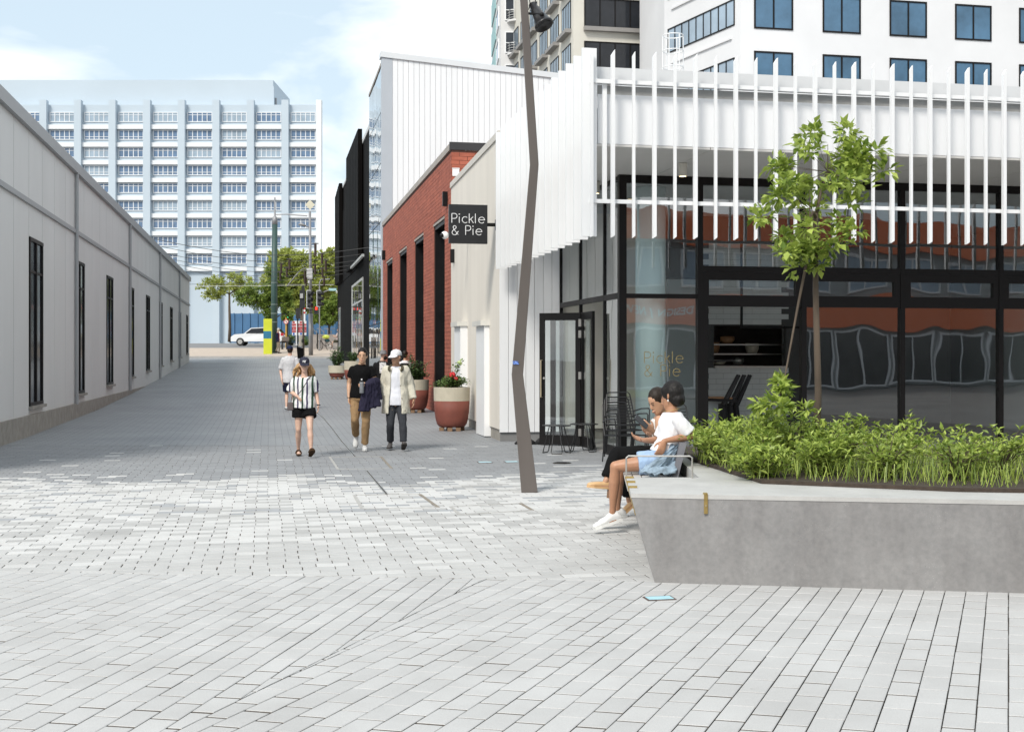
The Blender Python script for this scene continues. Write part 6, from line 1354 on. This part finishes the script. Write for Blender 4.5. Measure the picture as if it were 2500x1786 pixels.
cc=J['head']+Vector((0,0,.03)); b=MB(); b.lathe([(.155,-.015),(.10,.02),(.095,.075),(.085,.10),(.02,.105)],cc,18); b.build('bucket_hat',cloth('grey_hat',(.20,.20,.21)),t,smooth=True)
b=MB(); b.ball(J['head']+J['f']*.06-Vector((0,0,.085)),.06,.06,.065); remesh(b,'beard',HAIRD,t,.012,2)
PR=mat('printed_patch',(.6,.6,.6),.7,.0,3); q=px(934.5,897,Yk-.21); g=G('printed_graphic'); vo=g.n('ShaderNodeTexVoronoi',{'Vector':g.pos(),'Scale':28.0}); g.l(g.ramp(vo.outputs['Distance'],[(.28,(.03,.03,.03,1)),(.34,(.7,.7,.7,1))]),g.b.inputs['Base Color'])
b=MB(); b.obox(q,(.095,.0,0),(0,.012,0),(0,0,.155)); b.build('shirt_print',g.m,sh)
for a,o_ in (('aa','oa'),('ab','ob')): shoe(t,J[a],J[o_],.95,WSH,SOLEW,high=.06)
# ---- person with a backpack, mostly hidden
Yk=38.5
t,J=mk('dark haired person in a white top with a black backpack behind the cream jacket man',dict(S=.92,ground=gz(Yk),head=(990,865,Yk),neck=(989,879,Yk),f=(.5,.85,0),sa=(976,886,Yk),sb=(1001,886,Yk),ea=(973,909,Yk),wa=(976,930,Yk),ta=(977,940,Yk),eb=(1004,909,Yk),wb=(1003,930,Yk),tb=(1002,940,Yk),pel=(989,929,Yk),ha=(982,935,Yk),hb=(996,935,Yk),ka=(982,957,Yk),aa=(982,980,Yk),oa=(984,986,Yk+.15),kb=(996,957,Yk),ab=(996,980,Yk),ob=(998,986,Yk+.15),fwd=(.3,.95,0)))
body(t,J,SK2,vox=.014); top(t,J,cloth('white_top',(.68,.68,.70)),grow=.02,sl=.7,vox=.015); bottoms(t,J,cloth('dark_jean',(.03,.035,.05)),'trousers',1.95,.012,vox=.015); hair_short(t,J,HAIRD,.02,.01,1.1,.11,vox=.012)
b=MB(); b.cbox(J['neck'].lerp(J['pel'],.45)+Vector((0,-.2,0)),(.26,.16,.40)); bkp=thing('backpack','black backpack worn by the half hidden person','backpack',J['pel']+Vector((0,-.2,0))); remesh(b,'bag',cloth('backpack_black',(.015,.015,.017)),bkp,.02,4)
for a,o_ in (('aa','oa'),('ab','ob')): shoe(t,J[a],J[o_],.9,GSH,SOLED)
# ---- older woman at the street
Yk=86.5; g_=gz(Yk)+.12
t,J=mk('grey haired woman in a navy jacket, red top and beige trousers at the street',dict(S=.93,ground=g_,head=(680,805,Yk),neck=(678.5,811,Yk),f=(.95,-.25,-.05),up=(.05,0,1),sa=(676.5,814.5,Yk-.15),sb=(679,814.5,Yk+.15),ea=(674.5,824,Yk-.2),wa=(677.5,832.5,Yk-.2),ta=(679,837,Yk-.2),eb=(679,824,Yk+.2),wb=(682,831,Yk+.2),tb=(683,836,Yk+.2),pel=(679,832.5,Yk),ha=(679,835,Yk-.1),hb=(679.5,835,Yk+.1),ka=(678,847,Yk-.1),aa=(673.5,857,Yk-.1),oa=(676,861,Yk-.1),kb=(682.5,847,Yk+.1),ab=(681,859.5,Yk+.1),ob=(684.5,862,Yk+.1),fwd=(1,-.1,0)))
body(t,J,SK1,vox=.02); top(t,J,cloth('red_top',(.42,.05,.06)),'top',.014,sl=.5,vox=.022); bottoms(t,J,cloth('beige_trouser',(.46,.39,.32)),'trousers',1.95,.014,vox=.022); hair_short(t,J,HAIRG,.012,.015,1.12,.05,vox=.016)
b=MB(); rs=[]
for f_,ga,ex in ((-.12,60,.045),(.2,58,.04),(.5,55,.035),(.8,50,.03),(.95,40,.025)):
    w_,d_=[(a,c) for q,a,c in TORSO if q<=max(f_,0)+.001][-1]; c_,la,fr=tring(J,f_,1,1); n=16; ring=[]
    for kk in range(n+1): a=radians(ga+(360-2*ga)*kk/n); ring.append(c_+la*((w_+ex)*sin(a))+fr*((d_+ex)*cos(a)))
    for kk in range(n,-1,-1): a=radians(ga+(360-2*ga)*kk/n); ring.append(c_+la*((w_+ex-.04)*sin(a))+fr*((d_+ex-.04)*cos(a)))
    rs.append(ring)
b.rings(rs)
for s,e,w in (('sa','ea','wa'),('sb','eb','wb')): b.ball(J[s],.075); seg(b,J[s],J[e],[(0,.075),(1,.065)]); seg(b,J[e],J[e].lerp(J[w],.9),[(0,.065),(1,.055)])
remesh(b,'jacket',cloth('navy_jacket',(.03,.033,.075)),t,.018,2,.008)
for a,o_ in (('aa','oa'),('ab','ob')): shoe(t,J[a],J[o_],.9,GSH,SOLED)
# ---- seated cyclist at the edge of the black building
Yk=92.4; g_=gz(Yk)+.12
b=MB(); a_=px(817,843,Yk); b.box(a_.x-.1,a_.x+1.4,Yk-.3,Yk+.3,g_,g_+.45); b.box(a_.x-.13,a_.x+1.43,Yk-.33,Yk+.33,g_+.451,g_+.49); tag(b.build('stone_ledge',mat('seat_stone',(.36,.34,.32),.8,.1,2)),'low stone ledge at the end of the black building','ledge')
t,J=mk('person in dark shorts and white shoes sitting at the end of the black building',dict(S=.98,ground=g_,head=(826,805,Yk),neck=(826,811,Yk),f=(-.95,-.2,-.1),sa=(825,815,Yk-.18),sb=(826,815,Yk+.18),ea=(820,822,Yk-.2),wa=(814.5,819,Yk-.15),ta=(812,817,Yk-.1),eb=(821,823,Yk+.2),wb=(815,821,Yk+.1),tb=(812,820,Yk+.1),pel=(825,832,Yk),ha=(824,833,Yk-.1),hb=(824,833,Yk+.1),ka=(813,834,Yk-.12),aa=(810,851,Yk-.12),oa=(805.5,855,Yk-.12),kb=(815,832,Yk+.12),ab=(806,843,Yk+.1),ob=(801.5,844,Yk+.1),fwd=(-1,-.1,0)))
body(t,J,SK1,vox=.02); top(t,J,cloth('white_red_jersey',(.6,.5,.5),.5),'jersey',.02,sl=.7,vox=.022); bottoms(t,J,cloth('olive_shorts',(.06,.06,.04)),'shorts',.9,.02,.01,vox=.022); hair_short(t,J,HAIRD,vox=.016)
for a,o_ in (('aa','oa'),('ab','ob')): shoe(t,J[a],J[o_],.95,WSH,SOLEW)

# ---- the two women on the bench
SEAT=SEATZ+.022
Ya=11.1
t,J=mk('short haired woman in white t-shirt and denim shorts seated with her arm over the backrest',dict(S=.98,ground=0,head=(1640,967,Ya+.02),neck=(1640,1003,Ya+.02),f=(-.80,.58,-.16),up=(.05,.05,1),sa=(1655,1018,Ya-.17),sb=(1634,1018,Ya+.20),ea=(1686,1064,Ya-.14),wa=(1622,1076,Ya-.22),ta=(1611,1106,Ya-.27),eb=(1609,1075,Ya+.27),wb=(1570,1074,Ya+.10),tb=(1546,1066,Ya+.04),pel=(1620,1117,Ya+.02),mid=(1637,1066,Ya+.02),ha=(1610,1126,Ya-.10),hb=(1610,1126,Ya+.12),ka=(1502,1138,Ya-.10),aa=(1495,1255,Ya-.02),oa=(1459,1276,Ya-.04),kb=(1512,1135,Ya+.14),ab=(1507,1246,Ya+.28),ob=(1476,1264,Ya+.27),fwd=(-1,.15,0),ua=Vector((-.30,0,.95)),ub=Vector((-.30,0,.95))))
body(t,J,SK3,vox=.0065,fem=True,hcurl=(.75,.45),pn=(Vector((-.4,.9,-.2)),Vector((.3,-.4,.8)))); face(t,J,HAIRB)
def bob(b,c,f,u,r,S):
    for x,y,z,a,k,h in ((0,-.056,-.038,.072,.056,.066),(.03,-.02,.0,.056,.07,.07),(-.03,-.02,.0,.056,.07,.07),(.035,.035,.055,.05,.06,.045),(-.035,.035,.055,.05,.06,.045),(0,-.03,.03,.08,.09,.085)):
        b.ball(c+(r*x+f*y+u*z)*S,a*S,a*S*.98,h*S,14,10)
hair_short(t,J,HAIRB,.016,.014,1.09,0,extra=bob,fold=.004)
top(t,J,cloth('white_cotton',(.76,.76,.78),.04),'t_shirt',.018,.05,.975,.82,.026,vox=.0085,fold=.008,fem=True,flare=.045)
bottoms(t,J,mat('light_denim',(.30,.42,.60),.85,.12,30,.2,300),'shorts',.48,.016,.016,vox=.0085,fold=.007,fem=True)
for a,o_ in (('aa','oa'),('ab','ob')): shoe(t,J[a],J[o_],.97,WSH,SOLEW,upv=J.get('u'+a[1]),high=.10)
b=MB(); q=J['head']-J['f'].cross(J['up'])*.080*-1*0+Vector((0,0,0)); rr=J['f'].cross(J['up']).normalized(); sgn=-1 if rr.y>0 else 1; e_=J['head']+rr*(sgn*.079)-J['up']*.042
b.cbox(e_,(.012,.008,.018)); b.build('earring',mat('pearl_shell',(.7,.66,.64),.25,.1,40),t)
b=MB(); b.tube([J['neck']+Vector((.075*cos(a)+.0,.07*sin(a),.012-.03*cos(a+pi)*0.5)) for a in [2*pi*k/18 for k in range(18)]],.0025,4,close=True); b.build('necklace',BRASS,t)
b=MB(); q=px(1622,1026,Ya-.30); 
# phone held under the near hand
ph=px(1624,1091,Ya-.20); p_=thing('pale_phone','pale phone under the hand of the woman in the white t-shirt','phone',ph); b=MB(); b.obox(ph,Vector((.012,0,.035)),Vector((0,.004,0)),Vector((-.03,0,.012))); b.build('phone_body',mat('phone_pale',(.55,.48,.46),.3,.05,4),p_)
dj=thing('denim_jacket','light denim jacket heaped on the seat beside the backrest','jacket',px(1620,1140,Ya-.22))
DEN=mat('washed_denim',(.26,.34,.42),.9,.25,22,.3,250)
def drape(name,A,B_,nu,nv,bulge,fold,seed,m,parent,th=.010):
    """wrinkled cloth between two edge polylines A and B_ (lists of points), bulging towards the camera"""
    def along(P,f):
        f=f*(len(P)-1); i=min(int(f),len(P)-2); return P[i].lerp(P[i+1],f-i)
    F=[]; 
    for i in range(nu+1):
        row=[]
        for j in range(nv+1):
            u_,v_=i/nu,j/nv; p=along(A,u_).lerp(along(B_,u_),v_); w=mnoise.noise(Vector((u_*5+seed,v_*2.2,seed)))+.5*mnoise.noise(Vector((u_*11,v_*6+seed,3)))
            row.append(p+Vector((w*fold*.5,-bulge*sin(pi*v_)*(.5+.5*sin(pi*u_))-abs(w)*fold,w*fold)))
        F.append(row)
    b=MB(); vs_=[p for r_ in F for p in r_]; n=nv+1; off=len(vs_); vs2=[p+Vector((.002,th,-.004)) for p in vs_]; fs=[]
    for i in range(nu):
        for j in range(nv): q=(i*n+j,(i+1)*n+j,(i+1)*n+j+1,i*n+j+1); fs.append(q); fs.append(tuple(k+off for k in q[::-1]))
    ed=[(i*n,(i+1)*n) for i in range(nu)]+[((i+1)*n+nv,i*n+nv) for i in range(nu)]+[(j+1,j) for j in range(nv)]+[(nu*n+j,nu*n+j+1) for j in range(nv)]
    for a,c in ed: fs.append((c,a,a+off,c+off))
    b.add(vs_+vs2,fs); return b.build(name,m,parent,smooth=True)
pz=lambda x,y,Y: (lambda q: Vector((q.x,q.y,max(q.z,SEAT+.012))))(px(x,y,Y))
drape('body_cloth',[px(1618,1096,10.92),px(1640,1084,10.95),px(1664,1082,10.98)],[pz(1580,1152,10.78),pz(1625,1153,10.82),pz(1650,1156,10.88)],22,22,.05,.035,1.3,DEN,dj)
drape('sleeve_cloth',[px(1645,1092,10.90),px(1655,1088,10.92),px(1662,1090,10.95)],[pz(1562,1146,10.72),pz(1572,1152,10.70),pz(1605,1154,10.72)],18,22,.07,.03,4.1,DEN,dj)
drape('hem_cloth',[pz(1575,1135,10.82),pz(1600,1128,10.82),pz(1650,1130,10.86)],[pz(1560,1154,10.68),pz(1600,1156,10.67),pz(1648,1156,10.74)],18,14,.05,.03,7.7,DEN,dj)
b=MB(); c_=px(1597,1149,10.74); c_.z=SEAT+.045; b.tube([c_+Vector((.045*cos(a),0,.032*sin(a))) for a in [2*pi*k/14 for k in range(14)]],.013,6,close=True); b.build('cuff',DEN,dj,smooth=True)
# second woman
Yb_=12.0
t,J=mk('woman with tied back dark hair in black trousers and tan heels looking at her phone',dict(S=.98,ground=0,head=(1607,980,Yb_-.08),neck=(1617,1008,Yb_),f=(-.80,-.42,-.42),up=(-.35,-.1,1),sa=(1609,1020,Yb_-.17),sb=(1622,1020,Yb_+.17),ea=(1612,1072,Yb_-.20),wa=(1594,1052,Yb_-.36),ta=(1572,1035,Yb_-.42),eb=(1604,1068,Yb_+.20),wb=(1580,1056,Yb_-.06),tb=(1563,1040,Yb_-.16),pel=(1618,1106,Yb_),ha=(1606,1111,Yb_-.09),hb=(1606,1111,Yb_+.10),ka=(1506,1106,Yb_-.04),aa=(1479,1174,Yb_-.12),oa=(1451,1184,Yb_-.14),kb=(1520,1118,Yb_+.16),ab=(1536,1222,Yb_+.30),ob=(1512,1256,Yb_+.24),fwd=(-1,-.05,0),ua=Vector((.10,0,1)),ub=Vector((-.62,0,.78))))
body(t,J,SK2,vox=.0065,fem=True,hcurl=(.7,.7),pn=(Vector((-.2,.8,.4)),Vector((-.2,-.6,.5)))); face(t,J,HAIRB)
def bun(b,c,f,u,r,S): b.ball(c-f*.11*S-u*.01*S,.04*S,.04*S,.04*S); b.ball(c-f*.05*S+u*.02*S,.078*S,.075*S,.085*S)
hair_short(t,J,HAIRD,.016,.016,1.05,.03,extra=bun,fold=.0015)
top(t,J,cloth('white_camisole',(.72,.71,.69),.04),'camisole',.010,.06,.86,.05,.004,vox=.0085,fold=.004,fem=True)
bottoms(t,J,cloth('black_trouser',(.007,.007,.0075)),'trousers',1.86,.010,.006,vox=.0085,fold=.006,fem=True)
TANL=mat('tan_leather',(.60,.38,.19),.4,.1,8)
for a,o_ in (('aa','oa'),('ab','ob')):
    u_=J['u'+a[1]].normalized(); s_=shoe(t,J[a],J[o_],.86,TANL,TANL,'mule',.075,upv=u_)
    d=J[o_]-J[a]; d=(d-u_*d.dot(u_)).normalized(); lr=d.cross(u_).normalized(); uu=lr.cross(d).normalized(); h0=J[a]-d*.05-uu*.075; b=MB(); b.tube([h0,h0-(uu*.9+d*-.05).normalized()*.085],[.026,.021],8); b.build('heel',mat('heel_wood',(.20,.11,.06),.5,.1,6),s_)
ph=px(1566,1029,Yb_-.44); p_=thing('black_phone','black phone held by the woman in black trousers','phone',ph); b=MB(); ax_=Vector((.055,.0,-.048)); b.obox(ph,ax_,Vector((.012,.02,.012)),Vector((.004,-.004,.004))*1.0); 
b=MB(); X_=Vector((.75,.1,-.65)).normalized(); Z_=Vector((-.5,.6,-.5)); Z_=(Z_-X_*Z_.dot(X_)).normalized(); b.obox(ph,X_*.075,X_.cross(Z_)*.036,Z_*.004); b.build('phone_body',mat('phone_black',(.012,.012,.014),.2,.05,4),p_)
